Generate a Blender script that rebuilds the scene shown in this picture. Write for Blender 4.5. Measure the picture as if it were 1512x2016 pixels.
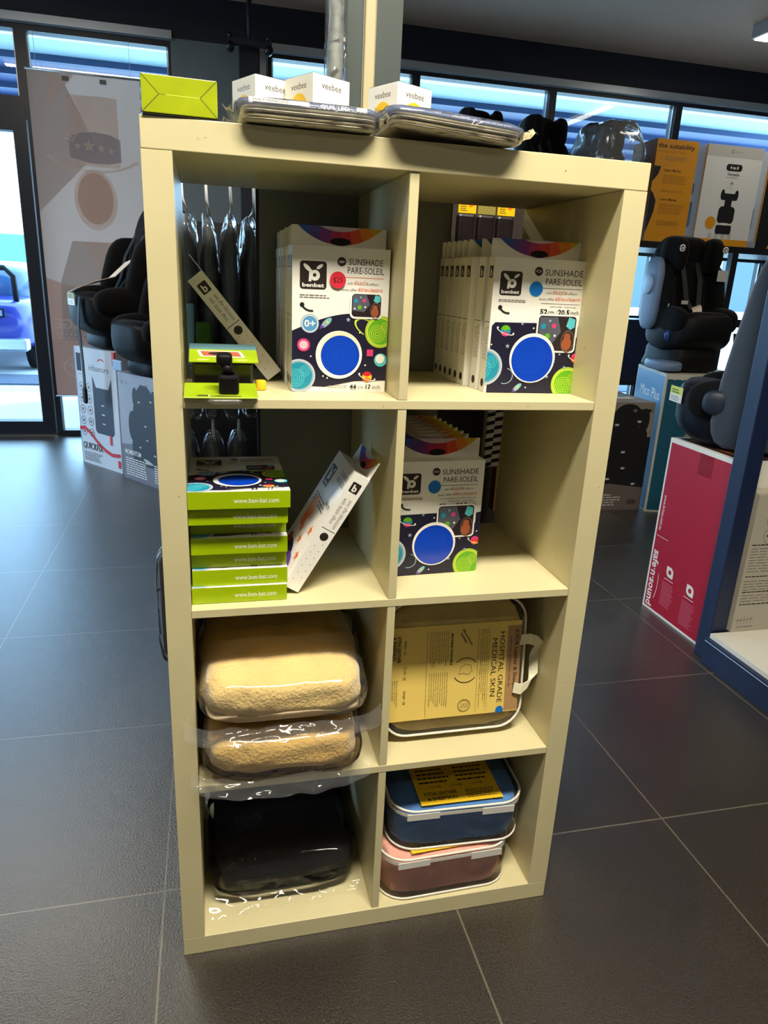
import bpy, math, random
from mathutils import Matrix, Vector, noise
random.seed(7)
scene = bpy.context.scene
for o in list(bpy.data.objects): bpy.data.objects.remove(o)
col = scene.collection
PI = math.pi

# ------------------------------------------------------------------ camera
cam_d = bpy.data.cameras.new('camera'); cam = bpy.data.objects.new('camera', cam_d); col.objects.link(cam)
cam_d.sensor_fit = 'VERTICAL'; cam_d.sensor_height = 36.0; cam_d.sensor_width = 27.0
cam_d.lens = 36.0*1398.47/2016
cam_d.clip_start = 0.05; cam_d.clip_end = 200
cam.matrix_world = Matrix(((0.972147,0.028537,-0.232629,0.081778),(-0.229751,0.312185,-0.921822,-1.101382),(0.046318,0.949593,0.310046,1.274821),(0.000000,0.000000,0.000000,1.000000)))
scene.camera = cam

# ------------------------------------------------------------------ world and lights
w = bpy.data.worlds.new('sky'); scene.world = w; w.use_nodes = True
bg = w.node_tree.nodes['Background']; bg.inputs[0].default_value = (0.44, 0.71, 1.0, 1); bg.inputs[1].default_value = 8.5
scene.view_settings.view_transform = 'Standard'; scene.view_settings.look = 'None'
scene.view_settings.gamma = 1; scene.view_settings.use_curve_mapping = False
scene.view_settings.exposure = 0.22
def area(name, loc, size, power, color, rot=(0,0,0)):
    l = bpy.data.lights.new(name, 'AREA'); l.shape = 'RECTANGLE'; l.size = size[0]; l.size_y = size[1]
    l.energy = power; l.color = color
    o = bpy.data.objects.new(name, l); col.objects.link(o); o.location = loc; o.rotation_euler = rot
    return o
sun_d = bpy.data.lights.new('sun', 'SUN'); sun_d.energy = 3.0; sun_d.angle = 0.02; sun_d.color = (1.0, 0.95, 0.88)
sun = bpy.data.objects.new('sun', sun_d); col.objects.link(sun); sun.rotation_euler = (math.radians(28), math.radians(-38), 0)
WARM = (1.0, 0.92, 0.77)
# the shop's ceiling strip lamps, the last one added for left floor sheen (their housings are built with the ceiling below)
LAMPS = [(-0.9,-2.4,3), (1.9,-2.4,2), (0.42,-0.86,96), (3.88,3.30,7), (3.6,0.9,10), (4.2,-1.6,8), (-1.05,2.9,26)]
for i,(x,y,p) in enumerate(LAMPS):
    area('ceiling_lamp_light', (x, y, 2.955), (1.15, 0.10) if i not in (2,3) else ((1.15,0.28) if i==2 else (0.1,1.1)), p, WARM)

# ------------------------------------------------------------------ materials
def lin(c):
    def f(v):
        v = v/255.0
        return v/12.92 if v <= 0.04045 else ((v+0.055)/1.055)**2.4
    return (f(c[0]), f(c[1]), f(c[2]), 1)
MATS = {}
def mat(name, rgb, rough=0.5, metal=0.0, spec=0.5, var=0.0, vscale=8.0, bump=0.0, bscale=60.0, emit=0.0, sheen=0.0, coat=0.0, coords='Object'):
    if name in MATS: return MATS[name]
    m = bpy.data.materials.new(name); m.use_nodes = True; nt = m.node_tree; b = nt.nodes['Principled BSDF']
    b.inputs['Base Color'].default_value = lin(rgb); b.inputs['Roughness'].default_value = rough
    b.inputs['Metallic'].default_value = metal; b.inputs['Specular IOR Level'].default_value = spec
    if sheen: b.inputs['Sheen Weight'].default_value = sheen
    if coat: b.inputs['Coat Weight'].default_value = coat; b.inputs['Coat Roughness'].default_value = 0.15
    if emit:
        b.inputs['Emission Color'].default_value = lin(rgb); b.inputs['Emission Strength'].default_value = emit
    tc = nt.nodes.new('ShaderNodeTexCoord')
    if var:
        n = nt.nodes.new('ShaderNodeTexNoise'); n.inputs['Scale'].default_value = vscale; n.inputs['Detail'].default_value = 6
        nt.links.new(tc.outputs[coords], n.inputs['Vector'])
        r = nt.nodes.new('ShaderNodeValToRGB'); L = lin(rgb)
        r.color_ramp.elements[0].position = 0.3; r.color_ramp.elements[1].position = 0.7
        r.color_ramp.elements[0].color = tuple(v*(1-var) for v in L[:3])+(1,)
        r.color_ramp.elements[1].color = tuple(min(1, v*(1+var)) for v in L[:3])+(1,)
        nt.links.new(n.outputs['Fac'], r.inputs['Fac']); nt.links.new(r.outputs['Color'], b.inputs['Base Color'])
    if bump:
        n = nt.nodes.new('ShaderNodeTexNoise'); n.inputs['Scale'].default_value = bscale; n.inputs['Detail'].default_value = 4
        nt.links.new(tc.outputs[coords], n.inputs['Vector'])
        bp = nt.nodes.new('ShaderNodeBump'); bp.inputs['Strength'].default_value = bump; bp.inputs['Distance'].default_value = 0.004
        nt.links.new(n.outputs['Fac'], bp.inputs['Height']); nt.links.new(bp.outputs['Normal'], b.inputs['Normal'])
    MATS[name] = m; return m
def film(name, haze=0.04, gloss=0.012, rgb=(235,240,245), bump=0.9, bscale=14.0, rough=0.12):
    """clear crinkled plastic film"""
    if name in MATS: return MATS[name]
    m = bpy.data.materials.new(name); m.use_nodes = True; nt = m.node_tree; nt.nodes.clear()
    out = nt.nodes.new('ShaderNodeOutputMaterial')
    tr = nt.nodes.new('ShaderNodeBsdfTransparent'); gl = nt.nodes.new('ShaderNodeBsdfGlossy'); df = nt.nodes.new('ShaderNodeBsdfDiffuse')
    gl.inputs['Roughness'].default_value = rough; df.inputs['Color'].default_value = lin(rgb)
    tc = nt.nodes.new('ShaderNodeTexCoord')
    n = nt.nodes.new('ShaderNodeTexNoise'); n.inputs['Scale'].default_value = bscale; n.inputs['Detail'].default_value = 5; n.inputs['Distortion'].default_value = 0.9; n.noise_type = 'RIDGED_MULTIFRACTAL'; n.inputs['Detail'].default_value = 3
    nt.links.new(tc.outputs['Object'], n.inputs['Vector'])
    bp = nt.nodes.new('ShaderNodeBump'); bp.inputs['Strength'].default_value = bump; bp.inputs['Distance'].default_value = 0.010
    nt.links.new(n.outputs['Fac'], bp.inputs['Height'])
    nt.links.new(bp.outputs['Normal'], gl.inputs['Normal'])
    fr = nt.nodes.new('ShaderNodeFresnel'); fr.inputs['IOR'].default_value = 1.22; nt.links.new(bp.outputs['Normal'], fr.inputs['Normal'])
    ad = nt.nodes.new('ShaderNodeMath'); ad.operation = 'ADD'; ad.inputs[1].default_value = gloss; ad.use_clamp = True
    nt.links.new(fr.outputs[0], ad.inputs[0])
    m1 = nt.nodes.new('ShaderNodeMixShader'); m1.inputs[0].default_value = haze
    nt.links.new(tr.outputs[0], m1.inputs[1]); nt.links.new(df.outputs[0], m1.inputs[2])
    m2 = nt.nodes.new('ShaderNodeMixShader'); nt.links.new(ad.outputs[0], m2.inputs[0])
    nt.links.new(m1.outputs[0], m2.inputs[1]); nt.links.new(gl.outputs[0], m2.inputs[2])
    nt.links.new(m2.outputs[0], out.inputs[0]); MATS[name] = m; return m

CREAM = mat('cream laminate', (210,200,156), 0.38, var=0.05, vscale=5, bump=0.04, bscale=30)
M_STAIN = mat('laminate smudge', (196,184,146), 0.5)
WHITE = mat('white card', (236,233,222), 0.45, var=0.02, vscale=20)
WHITEC = mat('coated white card', (240,238,230), 0.3, coat=0.2)
LIME = mat('lime green card', (158,186,0), 0.32, var=0.05, vscale=10)
LIMED = mat('lime card seam', (52,62,6), 0.6)
NAVY = mat('navy print', (26,24,48), 0.38)
BROWN = mat('dark brown print', (44,34,32), 0.4)
INK = mat('black ink', (20,18,18), 0.5)
GREY = mat('grey ink', (112,106,100), 0.5)
PAPERG = mat('pale grey print', (190,188,184), 0.5)
ORANGE = mat('orange print', (226,108,36), 0.4)
REDP = mat('red print', (205,34,44), 0.4)
REDST = mat('red sticker', (216,44,66), 0.4)
BLUED = mat('blue sticker', (16,110,200), 0.4)
LENS = mat('blue lens plastic', (8,62,190), 0.22, coat=0.4)
LENS2 = mat('blue lens ridge', (28,92,216), 0.25)
TEAL = mat('teal print', (30,140,170), 0.35)
TEALL = mat('light teal print', (90,195,205), 0.35)
GREENP = mat('green planet print', (100,176,30), 0.35)
GREENL = mat('light green print', (196,214,70), 0.35)
SILVB = mat('silver blue print', (150,170,190), 0.35)
PINK = mat('pink print', (214,60,120), 0.4)
PURPLE = mat('purple print', (96,62,150), 0.4)
YELLOWP = mat('yellow print', (240,196,30), 0.45)
AMBER = mat('amber carton', (222,150,16), 0.45, var=0.03, vscale=6)
BLACKP = mat('black plastic', (12,12,14), 0.55, spec=0.2)
BLACKF = mat('black fabric', (9,9,11), 0.85, spec=0.15, bump=0.3, bscale=260, sheen=0.05)
FABG = mat('charcoal blue fabric', (54,66,80), 0.8, spec=0.2, bump=0.25, bscale=240, sheen=0.3)
GREYP = mat('slate plastic', (104,122,150), 0.42)
LBLUEP = mat('pale blue plastic', (150,180,210), 0.35)
STEEL = mat('steel', (190,190,190), 0.28, metal=1.0)
ALU = mat('brushed aluminium strip', (178,184,190), 0.35, metal=0.6)
TAN = mat('brown print', (168,92,60), 0.5)

# ------------------------------------------------------------------ mesh builder
class MB:
    def __init__(s): s.v=[]; s.f=[]; s.m=[]; s.s=[]; s.mats=[]; s.M=Matrix.Identity(4)
    def mi(s, m):
        if m not in s.mats: s.mats.append(m)
        return s.mats.index(m)
    def add(s, vs, fs, m, smooth=False):
        b=len(s.v); s.v += [tuple(s.M @ Vector(p)) for p in vs]; k=s.mi(m)
        for f in fs: s.f.append([b+i for i in f]); s.m.append(k); s.s.append(smooth)
        return s
    def box(s, a, b, m):
        x0,y0,z0=a; x1,y1,z1=b
        return s.add([(x0,y0,z0),(x1,y0,z0),(x1,y1,z0),(x0,y1,z0),(x0,y0,z1),(x1,y0,z1),(x1,y1,z1),(x0,y1,z1)],
              [(3,2,1,0),(4,5,6,7),(0,1,5,4),(1,2,6,5),(2,3,7,6),(3,0,4,7)], m)
    def blob(s, c, r, m, e=(0.5,0.5), nu=20, nv=12, fn=None):
        def sp(v,p): return math.copysign(abs(v)**p, v)
        vs=[]; fs=[]
        for j in range(nv+1):
            a=-PI/2+PI*j/nv
            for i in range(nu):
                t=2*PI*i/nu
                p=Vector((r[0]*sp(math.cos(a),e[0])*sp(math.cos(t),e[1]), r[1]*sp(math.cos(a),e[0])*sp(math.sin(t),e[1]), r[2]*sp(math.sin(a),e[0])))
                if fn: p=fn(p)
                vs.append(tuple(p+Vector(c)))
        for j in range(nv):
            for i in range(nu):
                k=(i+1)%nu
                fs.append((j*nu+i, j*nu+k, (j+1)*nu+k, (j+1)*nu+i))
        return s.add(vs, fs, m, True)
    def tube(s, path, r, m, n=8, closed=False):
        P=[Vector(p) for p in path]; vs=[]; fs=[]; N=len(P)
        up=Vector((0,0,1))
        for i,p in enumerate(P):
            if closed: d=(P[(i+1)%N]-P[i-1])
            else: d=(P[min(i+1,N-1)]-P[max(i-1,0)])
            d.normalize()
            a=up if abs(d.dot(up))<0.95 else Vector((1,0,0))
            x=d.cross(a).normalized(); y=d.cross(x).normalized()
            rr = r[i] if isinstance(r,(list,tuple)) else r
            for k in range(n):
                t=2*PI*k/n; vs.append(tuple(p+x*rr*math.cos(t)+y*rr*math.sin(t)))
        for i in range(N if closed else N-1):
            j=(i+1)%N
            for k in range(n):
                l=(k+1)%n; fs.append((i*n+k,i*n+l,j*n+l,j*n+k))
        if not closed: fs.append(tuple(range(n-1,-1,-1))); fs.append(tuple((N-1)*n+k for k in range(n)))
        return s.add(vs, fs, m, True)
    def ribbon(s, path, wid, th, m):
        """flat strap along path; wid = vector across, th = thickness"""
        P=[Vector(p) for p in path]; vs=[]; fs=[]
        for i,p in enumerate(P):
            W=Vector(wid[i] if isinstance(wid,list) else wid)
            d=(P[min(i+1,len(P)-1)]-P[max(i-1,0)]).normalized(); n=d.cross(W).normalized()*th/2
            for q in (W/2+n, -W/2+n, -W/2-n, W/2-n): vs.append(tuple(p+q))
        for i in range(len(P)-1):
            for k in range(4):
                l=(k+1)%4; fs.append((i*4+k,i*4+l,i*4+4+l,i*4+4+k))
        fs.append((3,2,1,0)); e=(len(P)-1)*4; fs.append((e,e+1,e+2,e+3))
        return s.add(vs, fs, m, False)
    def prism(s, pts, d, m, axis='y', side=None):
        """2D outline (x,z) extruded from y=0 to y=d"""
        n=len(pts); vs=[(p[0],0,p[1]) for p in pts]+[(p[0],d,p[1]) for p in pts]
        s.add(vs, [tuple(range(n)), tuple(range(2*n-1,n-1,-1))], m)
        return s.add(vs, [(i,i+n,(i+1)%n+n,(i+1)%n) for i in range(n)], side or m)
    def build(s, name, parent=None, bevel=0, sub=0, smooth_all=False, seg=2):
        me=bpy.data.meshes.new(name); me.from_pydata(s.v, [], s.f)
        for m in s.mats: me.materials.append(m)
        for p,k,sm in zip(me.polygons, s.m, s.s): p.material_index=k; p.use_smooth = sm or smooth_all
        me.update()
        o=bpy.data.objects.new(name, me); col.objects.link(o)
        if parent: o.parent=parent
        if bevel:
            b=o.modifiers.new('bevel','BEVEL'); b.width=bevel; b.segments=seg; b.limit_method='ANGLE'; b.angle_limit=0.9; b.harden_normals=False
        if sub:
            b=o.modifiers.new('sub','SUBSURF'); b.levels=sub; b.render_levels=sub
        return o
def thing(name, label, cat, loc=(0,0,0), rz=0, group=None, M=None):
    o=bpy.data.objects.new(name, None); col.objects.link(o); o.empty_display_size=0.05
    if M is not None: o.matrix_world=M
    else: o.location=loc; o.rotation_euler=(0,0,rz)
    return tag(o,label,cat,group)
def tag(o,label,cat,group=None):
    o['label']=label; o['category']=cat
    if group: o['group']=group
    return o
def copy_tree(o, parent=None):
    c=o.copy(); col.objects.link(c)
    if parent: c.parent=parent
    for ch in o.children: copy_tree(ch, c)
    return c
def struct(o): o['kind']='structure'; return o

# ------------------------------------------------------------------ flat print on faces
_tc={}
def text_mesh(txt, bold=0.0, shear=0.0):
    k=(txt,bold,shear)
    if k in _tc: return _tc[k]
    cu=bpy.data.curves.new('t','FONT'); cu.body=txt; cu.size=1; cu.resolution_u=2; cu.offset=bold; cu.shear=shear
    ob=bpy.data.objects.new('t',cu); me=ob.to_mesh()
    vs=[(v.co.x,v.co.y) for v in me.vertices]; fs=[tuple(p.vertices) for p in me.polygons]
    ob.to_mesh_clear(); bpy.data.objects.remove(ob); bpy.data.curves.remove(cu)
    x1=max([v[0] for v in vs] or [1]); x0=min([v[0] for v in vs] or [0])
    _tc[k]=(vs,fs,x0,x1); return _tc[k]
def clip(poly, x0,y0,x1,y1):
    for ax,lim,sg in ((0,x0,1),(0,x1,-1),(1,y0,1),(1,y1,-1)):
        out=[]
        for i in range(len(poly)):
            a=poly[i-1]; b=poly[i]; da=(a[ax]-lim)*sg; db=(b[ax]-lim)*sg
            if da>=0 and db>=0: out.append(b)
            elif (da>=0)!=(db>=0):
                t=da/(da-db); p=(a[0]+(b[0]-a[0])*t, a[1]+(b[1]-a[1])*t); out.append(p)
                if db>=0: out.append(b)
        poly=out
        if len(poly)<3: return []
    return poly
class Cv:
    """printed sheet: o = lower left corner, u and v = unit directions, n = outward normal"""
    def __init__(s, mb, o, u, v, w, h, step=0.000025, flip=False):
        s.mb=mb; s.o=Vector(o); s.u=Vector(u); s.v=Vector(v); s.n=s.u.cross(s.v); s.w=w; s.h=h; s.k=1; s.step=step; s.flip=flip; s.cx0=0
    def P(s,x,y,k=None):
        if s.flip: x=s.w-x
        return tuple(s.o+s.u*x+s.v*y+s.n*s.step*(s.k if k is None else k))
    def poly(s, pts, m, c=True, up=True):
        q=clip(list(pts),s.cx0,0,s.w,s.h) if c else list(pts)
        if len(q)>=3: s.mb.add([s.P(*p) for p in q],[tuple(range(len(q)))],m)
        if up: s.k+=1
    def rect(s,x0,y0,x1,y1,m,up=True): s.poly([(x0,y0),(x1,y0),(x1,y1),(x0,y1)],m,up=up)
    def rrect(s,x0,y0,x1,y1,r,m):
        pts=[]
        for cx,cy,a in ((x1-r,y1-r,0),(x0+r,y1-r,90),(x0+r,y0+r,180),(x1-r,y0+r,270)):
            for t in range(0,91,18): pts.append((cx+r*math.cos(math.radians(a+t)),cy+r*math.sin(math.radians(a+t))))
        s.poly(pts,m)
    def ell(s,cx,cy,rx,ry,m,rot=0,n=28):
        c,q=math.cos(rot),math.sin(rot)
        s.poly([(cx+rx*math.cos(2*PI*i/n)*c-ry*math.sin(2*PI*i/n)*q, cy+rx*math.cos(2*PI*i/n)*q+ry*math.sin(2*PI*i/n)*c) for i in range(n)],m)
    def disc(s,cx,cy,r,m,n=32): s.ell(cx,cy,r,r,m,0,n)
    def ring(s,cx,cy,r0,r1,m,a0=0,a1=2*PI,n=32,sx=1,sy=1,rot=0):
        c,q=math.cos(rot),math.sin(rot)
        def e(r,t): x=r*math.cos(t)*sx; y=r*math.sin(t)*sy; return (cx+x*c-y*q, cy+x*q+y*c)
        for i in range(n):
            t0=a0+(a1-a0)*i/n; t1=a0+(a1-a0)*(i+1)/n
            s.poly([e(r0,t0),e(r1,t0),e(r1,t1),e(r0,t1)],m(i/n) if callable(m) else m,up=False)
        s.k+=1
    def line(s,x0,y0,x1,y1,t,m):
        dx,dy=x1-x0,y1-y0; L=math.hypot(dx,dy) or 1; nx,ny=-dy/L*t/2,dx/L*t/2
        s.poly([(x0+nx,y0+ny),(x0-nx,y0-ny),(x1-nx,y1-ny),(x1+nx,y1+ny)],m,up=False)
    def star(s,cx,cy,r,m,rot=PI/2,n=5,q=0.42):
        for i in range(n):
            a=rot+2*PI*i/n; b=PI/n
            s.poly([(cx,cy),(cx+r*q*math.cos(a-b),cy+r*q*math.sin(a-b)),(cx+r*math.cos(a),cy+r*math.sin(a)),(cx+r*q*math.cos(a+b),cy+r*q*math.sin(a+b))],m,up=False)
        s.k+=1
    def text(s,txt,x,y,size,m,align='l',bold=0.0,width=None,rot=0,shear=0.0):
        vs,fs,x0,x1=text_mesh(txt,bold,shear); sc=size/0.72; sx=sc
        if width: sx=width/max(1e-6,(x1-x0))
        off={'l':-x0,'r':-x1,'c':-(x0+x1)/2}[align]
        c,q=math.cos(rot),math.sin(rot)
        pts=[]
        for a,b in vs:
            X=(a+off)*sx; Y=b*sc; pts.append(s.P(x+X*c-Y*q, y+X*q+Y*c))
        if vs: s.mb.add(pts,fs,m)
        s.k+=1
    def lines(s,x0,y0,x1,y1,n,m,t=0.45,rag=0.25,words=False):
        """rows of print too small to read"""
        rnd=random.Random(int(abs(x0*7919+y0*104729)*1000)+n)
        dy=(y1-y0)/n
        for i in range(n):
            e=x1-(x1-x0)*rag*rnd.random(); x=x0
            while x<e:
                wd=(x1-x0)*rnd.uniform(0.06,0.16); X=min(e,x+wd)
                s.rect(x,y0+dy*i,X,y0+dy*(i+t),m,up=False); x=X+(x1-x0)*0.022
        s.k+=1
# ================================================================== THE SETTING
def floor_material():
    m=bpy.data.materials.new('dark stone tile'); m.use_nodes=True; nt=m.node_tree; b=nt.nodes['Principled BSDF']; L=nt.links
    tc=nt.nodes.new('ShaderNodeTexCoord'); sx=nt.nodes.new('ShaderNodeSeparateXYZ'); L.new(tc.outputs['Object'],sx.inputs[0])
    def M(op,a,bb=None):
        n=nt.nodes.new('ShaderNodeMath'); n.operation=op
        for i,v in enumerate((a,bb)):
            if v is None: continue
            if isinstance(v,(int,float)): n.inputs[i].default_value=v
            else: L.new(v,n.inputs[i])
        return n.outputs[0]
    def grout(c,o,p):
        t=M('DIVIDE',M('SUBTRACT',c,o),p); f=M('FRACT',t); d=M('MINIMUM',f,M('SUBTRACT',1.0,f))
        return M('LESS_THAN',M('MULTIPLY',d,p),0.0021), M('FLOOR',t)
    gx,ix=grout(sx.outputs[0],-0.045,0.609); gy,iy=grout(sx.outputs[1],0.166,0.618)
    g=M('MAXIMUM',gx,gy)
    wn=nt.nodes.new('ShaderNodeTexWhiteNoise'); wn.noise_dimensions='2D'; cb=nt.nodes.new('ShaderNodeCombineXYZ'); L.new(ix,cb.inputs[0]); L.new(iy,cb.inputs[1]); L.new(cb.outputs[0],wn.inputs['Vector'])
    n1=nt.nodes.new('ShaderNodeTexNoise'); n1.inputs['Scale'].default_value=2.2; n1.inputs['Detail'].default_value=8; n1.inputs['Distortion'].default_value=0.8
    n2=nt.nodes.new('ShaderNodeTexNoise'); n2.inputs['Scale'].default_value=240; n2.inputs['Detail'].default_value=3
    for n in (n1,n2): L.new(tc.outputs['Object'],n.inputs['Vector'])
    r=nt.nodes.new('ShaderNodeValToRGB'); r.color_ramp.elements[0].position=0.3; r.color_ramp.elements[1].position=0.75
    r.color_ramp.elements[0].color=lin((31,26,20)); r.color_ramp.elements[1].color=lin((50,43,34)); L.new(n1.outputs['Fac'],r.inputs['Fac'])
    r2=nt.nodes.new('ShaderNodeValToRGB'); r2.color_ramp.elements[0].position=0.35; r2.color_ramp.elements[0].color=(0.40,0.40,0.40,1); r2.color_ramp.elements[1].position=0.75; r2.color_ramp.elements[1].color=(2.3,2.3,2.3,1)
    L.new(n2.outputs['Fac'],r2.inputs['Fac'])
    mu=nt.nodes.new('ShaderNodeMix'); mu.data_type='RGBA'; mu.blend_type='MULTIPLY'; mu.inputs['Factor'].default_value=1
    L.new(r.outputs[0],mu.inputs['A']); L.new(r2.outputs[0],mu.inputs['B'])
    mt=nt.nodes.new('ShaderNodeMix'); mt.data_type='RGBA'; mt.inputs['B'].default_value=lin((38,33,26)); L.new(M('MULTIPLY',wn.outputs['Value'],0.25),mt.inputs['Factor']); L.new(mu.outputs['Result'],mt.inputs['A'])
    mg=nt.nodes.new('ShaderNodeMix'); mg.data_type='RGBA'; mg.inputs['B'].default_value=lin((104,96,80)); L.new(g,mg.inputs['Factor']); L.new(mt.outputs['Result'],mg.inputs['A'])
    L.new(mg.outputs['Result'],b.inputs['Base Color'])
    b.inputs['Specular IOR Level'].default_value=0.8; b.inputs['Coat Weight'].default_value=0.6; b.inputs['Coat Roughness'].default_value=0.30; b.inputs['Coat IOR'].default_value=1.7
    ro=M('ADD',M('MULTIPLY',n2.outputs['Fac'],0.16),0.32); L.new(ro,b.inputs['Roughness'])
    bp=nt.nodes.new('ShaderNodeBump'); bp.inputs['Strength'].default_value=0.7; bp.inputs['Distance'].default_value=0.0012
    hh=M('SUBTRACT',n2.outputs['Fac'],M('MULTIPLY',g,1.5)); L.new(hh,bp.inputs['Height']); L.new(bp.outputs[0],b.inputs['Normal']); L.new(bp.outputs[0],b.inputs['Coat Normal'])
    return m
XL,XR,YF,YB,CZ=-4.2,6.2,-3.6,4.8,3.07
mb=MB(); mb.box((XL,YF,-0.1),(XR,YB+0.16,0),floor_material()); struct(mb.build('floor'))
M_CEIL=mat('ceiling paint',(178,144,120),0.8,var=0.02); M_WNAVY=mat('navy bulkhead paint',(26,30,42),0.6); M_WGREY=mat('grey wall paint',(104,116,122),0.6)
M_WOFF=mat('off white wall paint',(110,104,94),0.8)
FRAMEM=mat('black window frame',(16,20,30),0.42)
mb=MB(); mb.box((XL,YF,CZ),(XR,YB+0.16,CZ+0.1),M_CEIL); struct(mb.build('ceiling'))
mb=MB(); mb.box((XL-0.1,YF,0),(XL,2.7,CZ),M_WGREY); mb.box((XL-0.1,4.6,0),(XL,YB,CZ),M_WGREY); mb.box((XL-0.1,2.7,2.78),(XL,4.6,CZ),M_WGREY); struct(mb.build('wall_left'))
mb=MB(); [mb.box((XL-0.07,y,0),(XL-0.03,y+0.05,2.78),mat('black window frame',(16,20,30),0.42)) for y in (2.7,3.6,4.55)]; mb.box((XL-0.07,2.75,0),(XL-0.03,4.55,0.05),MATS['black window frame']); struct(mb.build('window_8'))  # unseen side window added so sky light reaches the left floor
mb=MB(); mb.box((XR,YF,0),(XR+0.1,YB,CZ),M_WGREY); struct(mb.build('wall_right'))
mb=MB(); mb.box((XL,YF-0.1,0),(XR,YF,CZ),M_WOFF); struct(mb.build('wall_front'))
mb=MB(); mb.box((XL,YB,2.80),(XR,YB+0.16,CZ),M_WNAVY)            # bulkhead over the glazing
mb.box((-0.12,YB,0),(0.545,YB+0.16,2.80),M_WGREY)
mb.box((XL,YB,0),(-3.05,YB+0.16,2.80),M_WGREY)
struct(mb.build('wall_back'))
mb=MB(); mb.box((0.345,YB-0.12,0),(0.475,YB,2.80),M_WNAVY); struct(mb.build('trim_1'))
mb=MB(); mb.box((0.49,YB-0.035,0),(0.535,YB,2.80),ALU); struct(mb.build('trim_2'))
mb=MB(); mb.box((XL,YB-0.04,2.785),(-0.11,YB,2.835),ALU); mb.box((0.50,YB-0.04,2.785),(XR,YB,2.835),ALU); struct(mb.build('trim_3'))
# glass
def glass():
    m=bpy.data.materials.new('window glass'); m.use_nodes=True; nt=m.node_tree; nt.nodes.clear()
    out=nt.nodes.new('ShaderNodeOutputMaterial'); tr=nt.nodes.new('ShaderNodeBsdfTransparent'); tr.inputs[0].default_value=(0.90,0.97,0.99,1)
    gl=nt.nodes.new('ShaderNodeBsdfGlossy'); gl.inputs['Roughness'].default_value=0.02; fr=nt.nodes.new('ShaderNodeFresnel'); fr.inputs[0].default_value=1.3
    mx=nt.nodes.new('ShaderNodeMixShader'); nt.links.new(fr.outputs[0],mx.inputs[0]); nt.links.new(tr.outputs[0],mx.inputs[1]); nt.links.new(gl.outputs[0],mx.inputs[2]); nt.links.new(mx.outputs[0],out.inputs[0]); return m
GLASS=glass()
def window(n,x0,x1,z0,z1,bars=(),fw=0.045,kind='window',fl=None):
    e=bpy.data.objects.new('%s_%d'%(kind,n),None); col.objects.link(e); e.location=((x0+x1)/2,YB+0.06,z0); struct(e)
    X=(x0+x1)/2; f=MB(); f.M=Matrix.Translation((-X,-(YB+0.06),-z0)); a,b=YB+0.01,YB+0.11; fl=fl or fw
    f.box((x0,a,z0),(x0+fw,b,z1),FRAMEM); f.box((x1-fw,a,z0),(x1,b,z1),FRAMEM); f.box((x0+fw,a,z1-fw),(x1-fw,b,z1),FRAMEM); f.box((x0+fw,a,z0),(x1-fw,b,z0+fl),FRAMEM)
    edges=[z0+fl]
    for c,h in bars: f.box((x0+fw,a,c-h/2),(x1-fw,b,c+h/2),FRAMEM); edges+= [c-h/2,c+h/2]
    edges.append(z1-fw); f.build('window_frame' if kind=='window' else 'door_frame',e)
    for i in range(0,len(edges),2):
        g=MB(); g.M=f.M; g.box((x0+fw,YB+0.055,edges[i]),(x1-fw,YB+0.061,edges[i+1]),GLASS); g.build('glass_pane',e)
    # thin pale bead round the glass, as on the real joinery
    bd=MB(); bd.M=f.M
    for i in range(0,len(edges),2):
        bd.box((x0+fw+0.004,YB+0.035,edges[i]),(x0+fw+0.010,YB+0.05,edges[i+1]),ALU); bd.box((x1-fw-0.010,YB+0.035,edges[i]),(x1-fw-0.004,YB+0.05,edges[i+1]),ALU)
    bd.build('glazing_bead',e); return e
window(1,-1.09,-0.10,0.0,2.785,fw=0.04)
mullx=[0.55,1.66,2.79,3.93,5.06,6.19]
for i in range(5): window(2+i,mullx[i],mullx[i+1],0.0,2.785,bars=((1.04,0.07),(1.615,0.07)),fw=0.03)
# entrance: transom light over a pair of leaves
window(7,-3.05,-1.09,2.22,2.785,fw=0.035,fl=0.13)
for n,(a,b) in enumerate(((-2.12,-1.10),(-3.05,-2.12))):
    e=window(1+n,a,b,0.0,2.22,fw=0.085,kind='door',fl=0.11)
    h=MB(); h.M=Matrix.Translation((-(a+b)/2,-(YB+0.06),0)); xx=b-0.05 if n else a+0.05
    h.tube([(xx,YB-0.045,0.8),(xx,YB-0.045,1.4)],0.014,STEEL); h.tube([(xx,YB+0.01,0.85),(xx,YB-0.045,0.85)],0.009,STEEL); h.tube([(xx,YB+0.01,1.35),(xx,YB-0.045,1.35)],0.009,STEEL)
    h.build('door_handle',e)
mb=MB(); mb.box((-3.05,YB-0.02,0.0),(-1.1,YB+0.16,0.012),STEEL); struct(mb.build('trim_4'))
# ------------------------------------------------------------------ outside
M_PAVE=mat('pale pavement',(196,200,196),0.8,var=0.06,vscale=3); M_GRAV=mat('gravel strip',(76,84,104),0.9,var=0.35,vscale=30)
M_SOFF=mat('blue canopy sheet',(66,86,134),0.5,var=0.04); M_SOFFL=mat('translucent canopy sheet',(190,214,224),0.4); M_BEAM=mat('canopy beam',(70,88,128),0.5)
M_FAR=mat('pale render wall',(205,200,190),0.8); M_ROOF=mat('teal roof',(70,140,165),0.5)
mb=MB(); mb.box((-30,YB+0.16,-0.3),(30,60,-0.12),M_PAVE); mb.box((-30,-10,-0.3),(XL-0.1,YB+0.16,-0.12),M_PAVE); struct(mb.build('ground'))
mb=MB(); mb.box((-30,8.2,-0.12),(30,9.0,-0.10),M_GRAV); struct(mb.build('verge'))
can=thing('canopy','blue sheeted verandah canopy outside above the shop windows','canopy',(0,5.6,2.9))
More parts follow.
